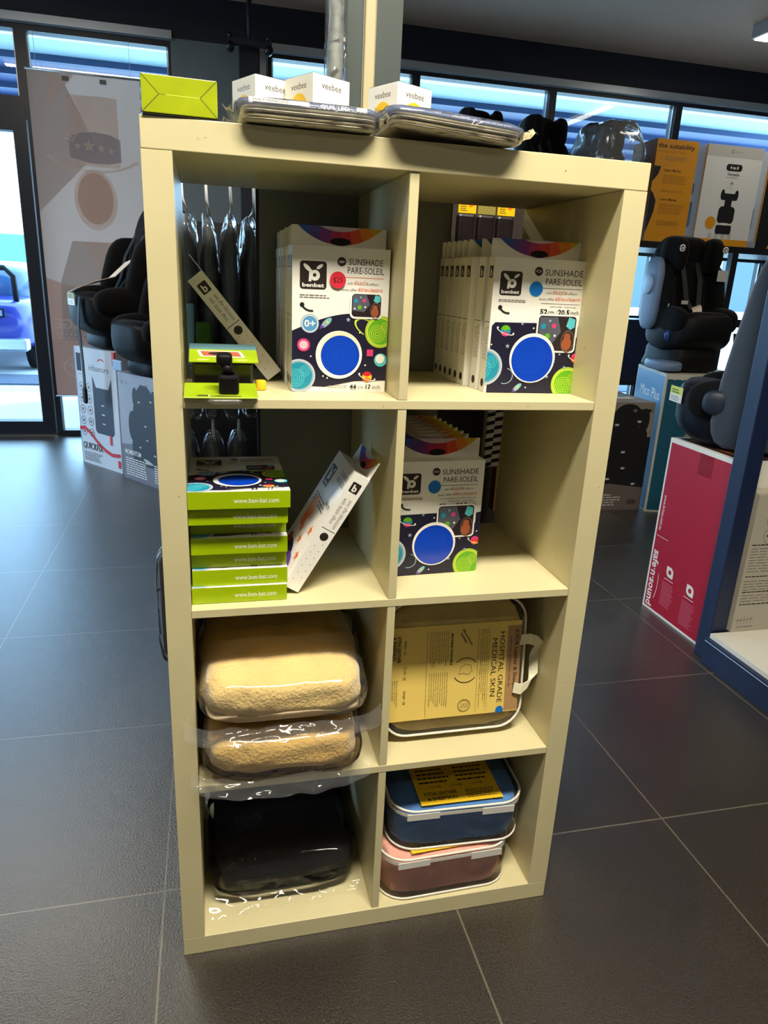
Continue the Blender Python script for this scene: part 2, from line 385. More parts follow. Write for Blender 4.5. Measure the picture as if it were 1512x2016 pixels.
mb=MB(); mb.box((-9,0,0),(12,0.45,0.03),M_SOFFL); mb.build('translucent_sheet',can)
mb=MB(); mb.box((-9,0.45,0),(12,2.9,0.03),M_SOFF); mb.build('roof_sheet',can)
for k in range(5):
    mb=MB(); y=0.45+0.58*k; mb.box((-9,y,-0.05),(12,y+0.05,0),M_BEAM); mb.build('purlin',can)
mb=MB(); mb.box((-9,2.9,-0.10),(12,2.94,0.10),mat('white fascia',(240,240,240),0.5)); mb.build('fascia',can)
for x in (-6.5,-0.2,4.6,9):
    mb=MB(); mb.box((x,2.8,-3.02),(x+0.09,2.89,0),ALU); mb.build('post',can)
far=thing('building','pale low building with teal roof far beyond the door','building',(-9,24,-0.12))
mb=MB(); mb.box((0,0,0),(9,6,1.3),M_FAR); mb.build('wall',far)
mb=MB(); mb.prism([(-0.4,1.3),(9.4,1.3),(8.6,2.2),(0.4,2.2)],6.4,M_ROOF); mb.build('roof',far)
for k in range(3):
    mb=MB(); mb.box((1.0+2.6*k,-0.03,0.5),(2.4+2.6*k,0,1.1),mat('far window',(60,80,100),0.2)); mb.build('window',far)
far2=thing('building','cream building seen through the glazing behind the display rack','building',(6,22,-0.12))
mb=MB(); mb.box((0,0,0),(24,6,4.2),M_FAR); mb.build('wall',far2)
for k in range(6):
    mb=MB(); mb.box((1.0+3.6*k,-0.03,0.9),(2.8+3.6*k,0,2.6),MATS['far window']); mb.build('window',far2)
# blue utility vehicle, seen from behind through the door
CARB=mat('blue violet car paint',(52,60,150),0.25,coat=0.5)
car=thing('car','blue car parked outside, rear towards the glass door','car',(-3.05,9.2,-0.12))
mb=MB(); mb.blob((0,1.9,0.62),(0.93,2.0,0.36),CARB,e=(0.35,0.3),nu=32,nv=12); mb.build('body',car)
mb=MB(); mb.blob((0,1.9,1.05),(0.80,1.5,0.36),mat('car glass',(60,90,130),0.1),e=(0.5,0.35),nu=32,nv=10); mb.build('cabin',car)
mb=MB(); mb.tube([(-0.72,0.15,0.85),(-0.70,0.18,1.22),(-0.60,0.2,1.32),(0.60,0.2,1.32),(0.70,0.18,1.22),(0.72,0.15,0.85)],0.035,BLACKP); mb.build('roll_bar',car)
mb=MB(); mb.box((-0.86,-0.16,0.30),(0.86,0.05,0.46),mat('chrome bumper',(200,210,220),0.25,metal=0.8)); mb.build('bumper',car,bevel=0.03)
mb=MB(); mb.box((0.25,-0.13,0.72),(0.62,-0.11,0.83),BLACKP); mb.box((0.27,-0.135,0.74),(0.60,-0.13,0.81),mat('plate',(120,140,190),0.4)); mb.build('number_plate',car)
for s in (-1,1):
    for y in (0.65,3.1):
        mb=MB(); mb.tube([(s*0.72,y,0.32),(s*0.92,y,0.32)],0.32,BLACKP,n=20); mb.build('wheel',car)
# ------------------------------------------------------------------ column behind the shelf
M_COL=mat('grey green column paint',(60,70,68),0.5)
mb=MB(); mb.box((0.352,0.43,0),(0.458,0.56,CZ),M_COL); o=struct(mb.build('column'))
t=thing('cable_trunking','cream plastic cable trunking running up the grey column','trunking',(0.394,0.43,0))
mb=MB(); mb.box((-0.0105,-0.010,0),(0.0105,0,CZ-0.002),mat('cream plastic',(186,176,140),0.4)); mb.build('cover',t,bevel=0.003)
mb=MB(); mb.box((-0.0125,-0.003,0),(0.0125,0,CZ-0.002),mat('cream plastic shade',(150,146,124),0.4)); mb.build('base_strip',t)
# suspended rail with clamps on the far wall
t=thing('overhead_rail','dark steel rail bracket with round clamps hung from the bulkhead','rail',(0.41,4.6,2.78))
mb=MB(); mb.tube([(0,0,0),(0,0,CZ-2.78)],0.018,M_WNAVY); mb.build('drop_rod',t)
mb=MB(); mb.box((-0.14,-0.02,-0.025),(0.15,0.02,0.01),M_WNAVY); mb.build('bar',t)
for x in (-0.13,0.13):
    mb=MB(); mb.tube([(x,-0.03,-0.04),(x,0.03,-0.04)],0.028,FRAMEM,n=14); mb.build('clamp',t)
    mb=MB(); mb.tube([(x,-0.015,0.03),(x,0.015,0.03)],0.016,FRAMEM,n=12); mb.build('bolt',t)
# ceiling lamps
M_LAMP=mat('lamp diffuser',(255,246,225),0.4,emit=4.0); M_HOUS=mat('lamp housing',(150,146,140),0.4)
for i,(x,y,p) in enumerate(LAMPS):
    lab=['behind the viewer to the left','behind the viewer to the right','just in front of the viewer','at the upper right corner above the yellow cartons','over the right aisle','near the right wall','over the left aisle, added for floor sheen'][i]
    t=thing('ceiling_lamp','grey strip lamp on the ceiling '+lab,'lamp',(x,y,CZ),group='ceiling strip lamps')
    a,b=(0.6,0.07) if i!=3 else (0.07,0.6)
    if i==2: b=0.16
    mb=MB(); mb.box((-a,-b,-0.085),(a,b,0),M_HOUS); mb.build('housing',t,bevel=0.004)
    mb=MB(); mb.box((-a+0.02,-b+0.012,-0.092),(a-0.02,b-0.012,-0.085),M_LAMP); mb.build('diffuser',t)
# ------------------------------------------------------------------ banner in the window (generic stand-in artwork)
def banner():
    t=thing('window_banner','faded grey and pink hanging banner with a band of stars in the window','banner',(-0.695,YB-0.05,0.32))
    def mat(name,rgb,r):
        if name in MATS: return MATS[name]
        m=bpy.data.materials.new(name); m.use_nodes=True; nt=m.node_tree; nt.nodes.clear(); o=nt.nodes.new('ShaderNodeOutputMaterial')
        a=nt.nodes.new('ShaderNodeBsdfDiffuse'); b=nt.nodes.new('ShaderNodeBsdfTranslucent'); x=nt.nodes.new('ShaderNodeMixShader'); x.inputs[0].default_value=0.62
        u=[0.55*v+0.45*w_ for v,w_ in zip(rgb,(222,218,216))]; q=lin((u[0]*0.96,u[1]*0.90,u[2]*0.86)); a.inputs[0].default_value=q; b.inputs[0].default_value=q; nt.links.new(a.outputs[0],x.inputs[1]); nt.links.new(b.outputs[0],x.inputs[2]); nt.links.new(x.outputs[0],o.inputs[0]); MATS[name]=m; return m
    B0=mat('banner cloth',(226,222,222),0.7); B1=mat('banner pink',(230,202,198),0.7); B2=mat('banner blue',(176,184,214),0.7); B3=mat('banner light',(246,244,246),0.7); B4=mat('banner rose',(216,184,180),0.7); B5=mat('banner tan',(224,204,192),0.7); B6=mat('banner grey',(198,200,208),0.7)
    W=0.72; H=2.19; mb=MB(); mb.box((-W/2,0,0),(W/2,0.004,H),B0)
    c=Cv(mb,(-W/2,0,0),(1,0,0),(0,0,1),W,H,step=0.00005)
    c.rect(0,0,W,0.42,B4); c.poly([(0,0.42),(W,0.42),(W,0.62),(0,0.86)],B1)
    c.poly([(0,H),(0.20,H),(0.42,1.72),(0.0,1.30)],B6); c.poly([(0.14,H),(0.30,H),(0.10,1.95)],B3)
    c.rect(0.24,1.62,0.56,2.06,B3)                                     # hat crown
    for k in range(0): c.poly([(0.25+0.115*k,1.90),(0.30+0.115*k,1.90),(0.30+0.115*k,1.80),(0.25+0.115*k,1.79)],B4)
    c.poly([(0.23,1.80),(0.31,1.83),(0.40,1.84),(0.50,1.83),(0.57,1.80),(0.57,1.66),(0.48,1.64),(0.36,1.64),(0.23,1.67)],B2)
    for x,y,r in ((0.285,1.745,0.026),(0.36,1.75,0.045),(0.44,1.74,0.03),(0.505,1.725,0.024)): c.star(x,y,r,B3)
    c.ring(0.38,1.72,0.30,0.33,B3,a0=PI*1.12,a1=PI*1.88,sx=1.0,sy=0.42)
    c.ell(0.38,1.40,0.145,0.20,B3); c.ell(0.38,1.41,0.12,0.17,B5)      # plain oval
    c.poly([(0.20,1.12),(0.56,1.12),(0.66,0.80),(0.66,0.42),(0.08,0.42),(0.10,0.84)],B6)
    c.poly([(0.28,1.12),(0.48,1.12),(0.38,0.86)],B3)
    c.text('COOPER',0.20,1.78,0.06,B3,align='r',rot=-2.1,bold=0.01)
    c2=Cv(mb,(-W/2,0,0),(1,0,0),(0,0,1),W,H,step=0.00005,flip=True); c2.k=c.k
    c2.text('GARAGE',W-0.03,0.50,0.075,B3,align='r',bold=0.02); c2.text('Cooper',W-0.10,0.20,0.07,B3,align='r')
    c.ring(0.20,0.22,0.13,0.138,B3,sx=1,sy=0.62)
    for r in range(3):
        for k in range(12): c.disc(0.04+0.032*k+0.016*(r%2),0.46-0.028*r,0.0085,B3,n=8)
    mb.build('printed_cloth',t)
    mb=MB(); mb.tube([(-W/2-0.01,0.002,H),(W/2+0.01,0.002,H)],0.008,ALU); mb.build('hanging_rod',t)
    mb=MB(); mb.tube([(-W/2-0.01,0.002,0),(W/2+0.01,0.002,0)],0.006,ALU); mb.build('weight_rod',t)
    for x in (-0.12,0.12):
        mb=MB(); mb.box((x-0.02,-0.012,H-0.05),(x+0.02,0.006,H-0.025),FRAMEM); mb.build('clip',t)
    for x in (-0.3,0.3):
        mb=MB(); mb.tube([(x,0.002,H),(x,0.002,2.74-0.32)],0.0015,ALU,n=5); mb.build('cord',t)
banner()

# ================================================================== THE CUBE SHELF
W,H,T,S,D=0.765,1.4684,0.0408,0.0149,0.382
CH=(H-2*T-3*S)/4
Z1=H-T-CH; Z2=Z1-S-CH; Z3=Z2-S-CH; ZB=T
XA,XB=W/2-S/2,W/2+S/2
shelf=thing('cube_shelf','tall cream white cube shelf, two columns of four open cells','shelf',(0,0,0))
def smudge(mb,o,u,v,w,h,pts):
    c=Cv(mb,o,u,v,w,h,step=0.0002)
    for x,y,r in pts: c.ell(x,y,r,r*0.7,M_STAIN,rot=r*400,n=9)
mb=MB(); mb.box((0,0,H-T),(W,D,H),CREAM); smudge(mb,(0,0,H-T),(1,0,0),(0,0,1),W,T,[(0.075,0.018,0.0022),(0.085,0.02,0.0012),(0.62,0.02,0.0016)]); mb.build('top_panel',shelf,bevel=0.0012)
mb=MB(); mb.box((0,0,0),(W,D,T),CREAM); mb.build('bottom_panel',shelf,bevel=0.0012)
for x in (0,W-T):
    mb=MB(); mb.box((x,0,T+0.0004),(x+T,D,H-T-0.0006),CREAM); smudge(mb,(x,0,T),(1,0,0),(0,0,1),T,H-2*T,[(0.012,0.75,0.0012),(0.03,0.9,0.0016),(0.022,0.5,0.0013),(0.01,0.3,0.001)])
    for k in range(6): mb.tube([(x+(T if x==0 else 0),0.06,0.18+0.2*k),(x+(T+0.0004 if x==0 else -0.0004),0.06,0.18+0.2*k)],0.0022,M_STAIN)
    mb.build('side_panel',shelf,bevel=0.0012)
for z in (Z1,Z2,Z3):
    mb=MB(); mb.box((T+0.0003,0.0015,z-S),(W-T-0.0003,D,z),CREAM); smudge(mb,(T,0.0015,z-S),(1,0,0),(0,0,1),W-2*T,S,[(0.19,0.009,0.0012),(0.31,0.006,0.0016),(0.56,0.008,0.001)]); mb.build('shelf_board',shelf,bevel=0.001)
for a,b in ((Z1,H-T),(Z2,Z1-S),(Z3,Z2-S),(ZB,Z3-S)):
    mb=MB(); mb.box((XA,0.0022,a+0.0003),(XB,D,b-0.0003),CREAM); mb.build('divider',shelf,bevel=0.001)
# ================================================================== THE SHOP BEHIND
def seat_silhouette(c,cx,cy,s,m,hi=None):
    """printed picture of a child seat"""
    c.ell(cx,cy+0.36*s,0.15*s,0.13*s,m)
    for k in (-1,1): c.ell(cx+k*0.17*s,cy+0.34*s,0.05*s,0.11*s,m)
    c.rrect(cx-0.22*s,cy-0.14*s,cx+0.22*s,cy+0.28*s,0.08*s,m)
    for k in (-1,1): c.ell(cx+k*0.24*s,cy+0.02*s,0.08*s,0.17*s,m)
    c.rrect(cx-0.27*s,cy-0.40*s,cx+0.27*s,cy-0.10*s,0.09*s,m)
    if hi:
        for x,y in ((-0.1,0.3),(0.12,0.33),(0,0.05),(-0.12,-0.2),(0.15,-0.25),(0.02,-0.1)): c.ell(cx+x*s,cy+y*s,0.022*s,0.010*s,hi)
        c.ell(cx+0.02*s,cy-0.34*s,0.09*s,0.018*s,hi,rot=-0.2)
def car_seat(label, loc, rz=0, sc=1.0, shell=BLACKP, pad=BLACKF, side=None, wings=True, tag_m=None, extras=(), group=None, dz=0.0, shape=None):
    t=thing('child_car_seat',label,'child car seat',loc,rz,group); t.scale=shape or (sc,sc,sc)
    def P(name,fn,m,c,r,e=(0.55,0.6),nu=22,nv=12):
        mb=MB()
        if name=='base' and dz: c=(c[0],c[1],c[2]-dz/2); r=(r[0],r[1],r[2]-dz/2)
        elif dz: c=(c[0],c[1],c[2]-dz)
        mb.blob(c,r,m,e=e,nu=nu,nv=nv,fn=fn); return mb.build(name,t)
    P('base',lambda p:Vector((p.x*(1+0.25*(-p.z/0.08) if p.z<0 else p.x and 1),p.y,p.z)),shell,(0,0.03,0.075),(0.17,0.22,0.075),(0.35,0.45))
    P('seat_shell',lambda p:Vector((p.x*(1-0.12*(p.y<0)*(-p.y/0.24)),p.y,p.z+0.06*(p.y/0.25)**2)),shell,(0,-0.02,0.20),(0.215,0.25,0.095),(0.45,0.5),28,14)
    P('seat_cushion',lambda p:Vector((p.x,p.y,p.z+0.03*(p.y<0)*(-p.y/0.2))),pad,(0,-0.06,0.275),(0.145,0.20,0.045),(0.6,0.5))
    for s in (-1,1):
        P('side_bolster',lambda p:Vector((p.x,p.y,p.z*(1+0.5*(p.y>0)*p.y/0.2))),pad,(s*0.172,-0.03,0.285),(0.045,0.20,0.075),(0.7,0.6))
    P('back_shell',lambda p:Vector((p.x*(1-0.25*max(0,p.z/0.3)**2),p.y+0.06*(p.z/0.3),p.z)),side or shell,(0,0.17,0.46),(0.205,0.085,0.285),(0.5,0.6),28,18)
    P('back_cushion',lambda p:Vector((p.x*(1-0.2*max(0,p.z/0.22)),p.y+0.05*(p.z/0.22),p.z)),pad,(0,0.10,0.44),(0.135,0.05,0.20),(0.6,0.6))
    for s in (-1,1):
        P('side_wing',lambda p:Vector((p.x+s*0.0,p.y+0.05*(p.z/0.16),p.z)),side or pad,(s*0.178,0.07,0.43),(0.04,0.115,0.16),(0.6,0.7))
        if wings: P('head_wing',lambda p:Vector((p.x-s*0.02*(p.y<0),p.y,p.z)),pad,(s*0.142,0.08,0.635),(0.045,0.115,0.095),(0.7,0.7))
    if wings: P('headrest',None,pad,(0,0.155,0.64),(0.135,0.06,0.095),(0.6,0.6))
    for s in (-1,1):
        mb=MB(); mb.ribbon([(s*0.055,0.10,0.60-dz),(s*0.055,0.035,0.50-dz),(s*0.045,0.0,0.40-dz),(s*0.02,-0.05,0.335-dz)],(0.034,0,0),0.004,mat('harness webbing',(30,32,36),0.7)); mb.build('harness_strap',t)
    mb=MB(); mb.box((-0.02,-0.075,0.315-dz),(0.02,-0.045,0.35-dz),shell); mb.box((-0.012,-0.078,0.325-dz),(0.012,-0.075,0.342-dz),REDP); mb.build('buckle',t,bevel=0.004)
    if tag_m:
        mb=MB(); mb.box((-0.05,-0.285,0.27-dz),(0.05,-0.281,0.325-dz),WHITE); c=Cv(mb,(-0.05,-0.285,0.27-dz),(1,0,0),(0,0,1),0.10,0.055,step=0.00006); c.rect(0,0.028,0.10,0.055,tag_m); c.lines(0.008,0.006,0.09,0.026,3,GREY); c.lines(0.02,0.034,0.08,0.05,2,INK); mb.build('hang_tag',t)
    return t
def carton(name,label,cat,loc,rz,w,d,h,m,side=None,group=None,draw=None,topdraw=None,sidedraw=None,edge=None):
    """box with its front face on -y, origin at the bottom front left corner"""
    t=thing(name,label,cat,loc,rz,group); mb=MB()
    mb.box((0,0,0),(w,d,h),m)
    if side: mb.box((-0.0004,0.004,0.004),(0,d-0.004,h-0.004),side); mb.box((w,0.004,0.004),(w+0.0004,d-0.004,h-0.004),side)
    if draw: draw(Cv(mb,(0,0,0),(1,0,0),(0,0,1),w,h,step=0.00008))
    if topdraw: topdraw(Cv(mb,(0,0,h),(1,0,0),(0,1,0),w,d,step=0.00008))
    if sidedraw: sidedraw(Cv(mb,(-0.0004,d,0),(0,-1,0),(0,0,1),d,h,step=0.00008))
    mb.build('carton',t); mb=MB(); mb.box((0.01,d/2-0.025,h+0.0002),(w-0.01,d/2+0.025,h+0.0006),mat('clear tape',(190,180,160),0.25)); mb.build('packing_tape',t)
    return t
# --- left: two cartons with seats on top
def d_quick(c):
    c.rect(0,0,0.014,c.h,mat('carton edge blue',(150,170,200),0.5))
    c.rect(0.02,0.62,0.075,0.735,NAVY); c.line(0.03,0.60,0.07,0.60,0.004,GREY)
    c.text('infasecure',0.16,0.635,0.038,GREY,width=0.22,bold=0.01); c.ring(0.30,0.66,0.05,0.058,REDP,a0=0.9,a1=2.3)
    for r in range(5):
        for k in range(2):
            c.ring(0.055+0.085*k,0.52-0.075*r,0.024,0.028,GREY); c.disc(0.055+0.085*k,0.52-0.075*r,0.010,GREY if (r,k)!=(2,1) else REDP)
    c.rrect(0.19,0.23,0.40,0.53,0.03,mat('print slate',(46,54,72),0.5)); c.poly([(0.19,0.48),(0.19,0.60),(0.23,0.52)],MATS['print slate']); c.poly([(0.40,0.48),(0.40,0.60),(0.36,0.52)],MATS['print slate'])
    for y in (0.30,0.36,0.42): c.ell(0.29,y,0.02,0.005,PAPERG)
    c.rect(0.345,0.17,0.37,0.235,REDP)
    pts=[(0.0,0.235),(0.06,0.245),(0.12,0.22),(0.20,0.165),(0.28,0.125),(0.36,0.105),(0.45,0.115)]
    for a,b in zip(pts[:-1],pts[1:]): c.poly([(a[0],a[1]+0.012),(a[0],a[1]-0.012),(b[0],b[1]-0.012),(b[0],b[1]+0.012)],REDP,up=False)
    c.k+=1; c.text('QUICKFIX',0.025,0.105,0.045,INK,width=0.23,bold=0.008); c.lines(0.03,0.025,0.26,0.09,5,GREY); c.rect(0.42,0.03,0.45,0.08,REDP)
carton('seat_carton','white carton lettered QUICKFIX, left of the shelf by the banner','carton',(-0.780,3.975,0),math.radians(-50.3),0.458,0.42,0.775,mat('cool white carton',(206,210,216),0.5),draw=d_quick,topdraw=lambda c:None)
def d_mom(c):
    c.poly([(0,0),(c.w,0),(c.w,0.30),(0,0.22)],mat('carton grey photo',(118,118,130),0.5)); c.text('B3  A',0.03,0.60,0.022,GREY)
    c.rect(0.23,0.60,0.255,0.615,INK); c.rect(0.29,0.60,0.31,0.62,GREY)
    seat_silhouette(c,0.27,0.34,0.56,mat('print black slate',(34,38,48),0.5),PAPERG)
    c.text('MOMENTUM',0.035,0.165,0.030,WHITE,width=0.17,bold=0.02); c.lines(0.035,0.03,0.30,0.15,8,WHITE); c.lines(0.34,0.03,0.56,0.15,8,WHITE)
carton('seat_carton','pale grey carton lettered MOMENTUM, half hidden behind the left of the shelf','carton',(-0.470,3.550,0),math.radians(-52.3),0.60,0.42,0.668,mat('grey carton',(168,170,180),0.5),draw=d_mom)
a=math.radians(-50.3)
def on(px,py,rz,x,y): return (px+x*math.cos(rz)-y*math.sin(rz), py+x*math.sin(rz)+y*math.cos(rz))
x,y=on(-0.780,3.975,a,0.245,0.245)
s1=car_seat('black child car seat with tall rounded back on the QUICKFIX carton',(x,y,0.776),a-0.22,1.2,shell=BLACKP,pad=BLACKF,wings=False,dz=0.07,shape=(1.2,1.2,1.32),tag_m=mat('olive tag',(150,140,40),0.5))
mb=MB(); mb.ribbon([(0.10,-0.275,0.24),(0.10,-0.29,0.12),(0.105,-0.285,-0.05),(0.09,-0.28,-0.19)],(0.03,0,0),0.004,BLACKP); mb.blob((0.09,-0.282,-0.21),(0.022,0.008,0.04),BLACKP); mb.build('tether_strap',s1)
mb=MB(); mb.ribbon([(-0.02,-0.27,0.265),(0.0,-0.18,0.300),(0.02,-0.08,0.325),(0.04,0.02,0.41)],(0.13,0,0.02),0.003,mat('leaflet paper',(226,206,188),0.6)); mb.build('leaflet',s1)
x,y=on(-0.470,3.550,math.radians(-52.3),0.24,0.20)
s2=car_seat('black child car seat on the MOMENTUM carton, mostly behind the shelf',(x,y,0.669),math.radians(-58),1.1,shell=BLACKP,pad=BLACKF,wings=False,dz=0.07,shape=(1.1,1.1,1.2))
mb=MB(); mb.box((-0.13,-0.26,0.02),(-0.03,-0.25,0.07),LBLUEP); mb.build('release_handle',s2,bevel=0.004)
mb=MB(); mb.box((-0.17,-0.245,0.03),(-0.14,-0.235,0.10),REDP); mb.build('belt_guide',s2,bevel=0.003)
# --- right: grey photo carton, blue/teal carton, red carton
def d_grey(c):
    c.rect(0,0.60,c.w,c.h,mat('carton warm grey',(132,122,106),0.5)); seat_silhouette(c,0.27,0.33,0.66,mat('print black',(22,20,22),0.5),PAPERG)
    for k,x in enumerate((0.24,0.30,0.35,0.395)): c.rect(x,0.605,x+0.022,0.622,INK if k!=1 else GREY)
    c.poly([(0,0),(c.w,0),(c.w,0.14),(0.2,0.17),(0,0.12)],mat('carton taupe',(104,92,84),0.5)); c.lines(0.02,0.03,0.30,0.11,5,PAPERG)
    for k in range(9): c.rect(0.345+0.007*k,0.035,0.349+0.007*k,0.065,INK,up=False)
carton('seat_carton','taupe carton printed with a black car seat, left of the blue carton','carton',(2.20,2.60,0),0,0.44,0.40,0.662,mat('taupe carton',(150,138,118),0.5),draw=d_grey)
M_CT=mat('carton teal',(22,84,104),0.45); M_CB=mat('carton blue',(40,112,168),0.45)
def d_teal(c):
    c.rect(0.012,0.012,c.w-0.012,c.h-0.03,M_CT); c.disc(0.30,0.38,0.17,mat('print khaki',(150,146,112),0.5)); c.disc(0.33,0.37,0.13,M_CT); c.rect(0.30,0.012,c.w-0.012,c.h-0.03,M_CT)
    for k in range(7): c.disc(0.05+0.045*k,c.h-0.03,0.004,WHITE,n=8)
def d_mico(c):
    c.rect(0.012,0.012,c.w-0.012,c.h-0.018,M_CB); c.text('Mico Plus',c.w-0.06,c.h-0.165,0.062,WHITE,align='r',width=0.36,bold=0.0)
carton('seat_carton','blue and teal carton lettered Mico Plus under the forward facing car seat','carton',(2.648,2.556,0),math.radians(-15.4),0.47,0.53,0.836,mat('pale carton',(196,190,176),0.5),draw=d_teal,sidedraw=d_mico)
t=thing('paper_sheet','white papers lying on top of the taupe carton','paper',(2.36,2.72,0.6635)); mb=MB(); mb.box((0,0,0),(0.21,0.15,0.004),WHITE); mb.build('sheet',t)
mb=MB(); mb.M=Matrix.Rotation(0.2,4,'Z'); mb.box((0.02,0.02,0.0045),(0.2,0.15,0.010),mat('blue paper',(120,170,190),0.5)); mb.build('sheet',t)
x,y=on(2.648,2.556,math.radians(-15.4),0.165,0.25)
s3=car_seat('black car seat with slate blue shell and white badges on the Mico Plus carton',(x,y,0.837),math.radians(-2),1.0,shell=BLACKP,pad=BLACKF,side=None,wings=True,shape=(0.93,0.9,1.04))
for s in (-1,1):
    mb=MB(); mb.M=Matrix.Translation((s*0.15,-0.033,0.665)); mb.tube([(0.016*math.cos(a),-0.004,0.016*math.sin(a)) for a in [2*PI*k/16 for k in range(16)]],0.004,WHITE,n=6,closed=True); mb.box((-0.004,-0.006,-0.006),(0.008,-0.002,0.006),WHITE); mb.build('badge',s3)
mb=MB(); mb.blob((-0.225,0.11,0.42),(0.03,0.10,0.20),GREYP,e=(0.6,0.6)); mb.build('side_panel',s3)
mb=MB(); mb.tube([(-0.25,0.11,0.47),(-0.268,0.11,0.47)],0.055,LBLUEP,n=24); mb.build('impact_pod',s3,bevel=0.005)
mb=MB(); mb.blob((-0.175,-0.07,0.035),(0.075,0.15,0.030),GREYP,e=(0.5,0.6)); mb.build('base_skirt',s3)
mb=MB(); mb.ribbon([(0.0,-0.05,0.36),(-0.02,-0.10,0.35),(-0.05,-0.16,0.31)],(0.06,0,0.02),0.003,MATS['leaflet paper']); mb.build('leaflet',s3)
for (x0,z0,m,ww,hh) in ((0.12,0.50,PAPERG,0.07,0.06),(-0.20,0.30,mat('mint label',(150,200,190),0.5),0.03,0.07),(-0.20,0.22,YELLOWP,0.035,0.05),(-0.11,0.37,PAPERG,0.045,0.02)):
    mb=MB(); mb.box((x0,-0.045 if x0>0 else -0.06,z0),(x0+ww,-0.042 if x0>0 else -0.056,z0+hh),m); mb.build('label',s3)
mb=MB(); mb.tube([(-0.2,-0.12,0.20),(-0.2,-0.13,0.20)],0.03,mat('blue dial',(40,80,170),0.4),n=18); mb.build('recline_dial',s3)
mb=MB(); mb.ribbon([(0.16,-0.27,0.23),(0.165,-0.30,0.10),(0.15,-0.305,-0.06)],(0.025,0,0),0.004,BLACKP); mb.build('tether_strap',s3)
M_RED=mat('crimson carton',(176,10,44),0.4)
def d_red(c):
    w=c.w;h=c.h
    c.rect(0,0,w,h,WHITE); c.rect(0.010,0.010,w,h-0.018,M_RED)
    c.rect(0.19,h-0.10,0.27,h-0.018,mat('crimson tape',(146,4,30),0.25))
    c.text('www.britax.com.au',0.024,0.50,0.016,WHITE,width=0.15,rot=-PI/2,bold=0.01)
    c.line(0.016,0.325,0.095,0.325,0.002,WHITE)
    c.text('safe·n·sound',0.020,0.262,0.040,WHITE,width=0.245,rot=-PI/2,bold=0.025)
    c.ring(0.015,0.13,0.118,0.123,WHITE,a0=-0.62,a1=0.35,sx=0.5)
    for x,y in ((0.14,0.205),(0.275,0.185)):
        c.disc(x,y,0.022,WHITE); c.poly([(x-0.022,y),(x,y),(x,y+0.022),(x-0.022,y+0.022)],WHITE); c.poly([(x+0.022,y),(x,y),(x,y-0.022),(x+0.022,y-0.022)],WHITE); c.disc(x,y,0.010,M_RED)
        c.line(x-0.03,y-0.034,x+0.03,y-0.034,0.0025,WHITE)
        c.lines(x-0.035,y-0.15,x+0.045,y-0.045,13,mat('print pink',(214,110,130),0.5),t=0.38)
M_BKT=mat('carton dark photo',(60,40,36),0.5)
t=thing('seat_carton','crimson carton with white safe-n-sound lettering beside the navy post','carton',(1.866,1.343,0),math.radians(-90)); mb=MB(); w_,d_,h_=0.398,0.44,0.732
mb.box((0,0,0),(w_,d_,h_),WHITE); d_red(Cv(mb,(0,0,0),(1,0,0),(0,0,1),w_,h_,step=0.00006))
c=Cv(mb,(0,0,h_),(1,0,0),(0,1,0),w_,d_,step=0.00008); c.rect(0.02,0.02,w_-0.01,d_-0.02,M_BKT); c.lines(0.05,0.05,0.3,0.2,5,ORANGE); c.lines(0.1,0.25,0.35,0.4,3,AMBER); mb.build('carton',t)
s4=car_seat('steel blue car seat with black trim and yellow tag on the crimson carton',(2.145,1.22,0.733),math.radians(-131),1.12,shell=mat('blue black plastic',(12,16,26),0.5,spec=0.2),pad=BLACKF,side=FABG,wings=False,dz=0.13,shape=(1.12,1.1,1.12))
mb=MB(); mb.blob((0.20,0.035,0.335),(0.05,0.155,0.33),FABG,e=(0.45,0.6),fn=lambda p:Vector((p.x,p.y+0.04*(p.z/0.3),p.z))); mb.build('side_shield',s4)
mb=MB(); mb.blob((0.225,-0.135,0.155),(0.02,0.042,0.040),mat('cup blue',(30,42,62),0.5),e=(0.8,0.8)); mb.build('pivot_cover',s4)
mb=MB(); mb.M=Matrix.Translation((0.118,-0.272,0.130)) @ Matrix.Rotation(math.radians(32),4,'Z'); mb.box((-0.042,0,0),(0.042,0.003,0.052),WHITE); c=Cv(mb,(-0.042,0,0),(1,0,0),(0,0,1),0.084,0.052,step=0.0001); c.rect(0,0.026,0.084,0.052,mat('lime tag',(214,224,70),0.5)); c.lines(0.008,0.005,0.075,0.023,3,GREY); c.lines(0.012,0.031,0.07,0.047,2,INK); mb.build('hang_tag',s4)
mb=MB(); c=Cv(mb,(0.2515,0.0,0.30),(0,1,0),(0,0,1),0.05,0.10,step=0.0002); c.rrect(0,0,0.05,0.10,0.008,PAPERG); c.rrect(0.004,0.004,0.046,0.096,0.006,BLACKP); c.lines(0.01,0.02,0.04,0.075,5,PAPERG,rag=0.05); c.rect(0.014,0.082,0.036,0.09,WHITE); c.rect(0.01,0.010,0.04,0.015,WHITE); mb.build('care_patch',s4)
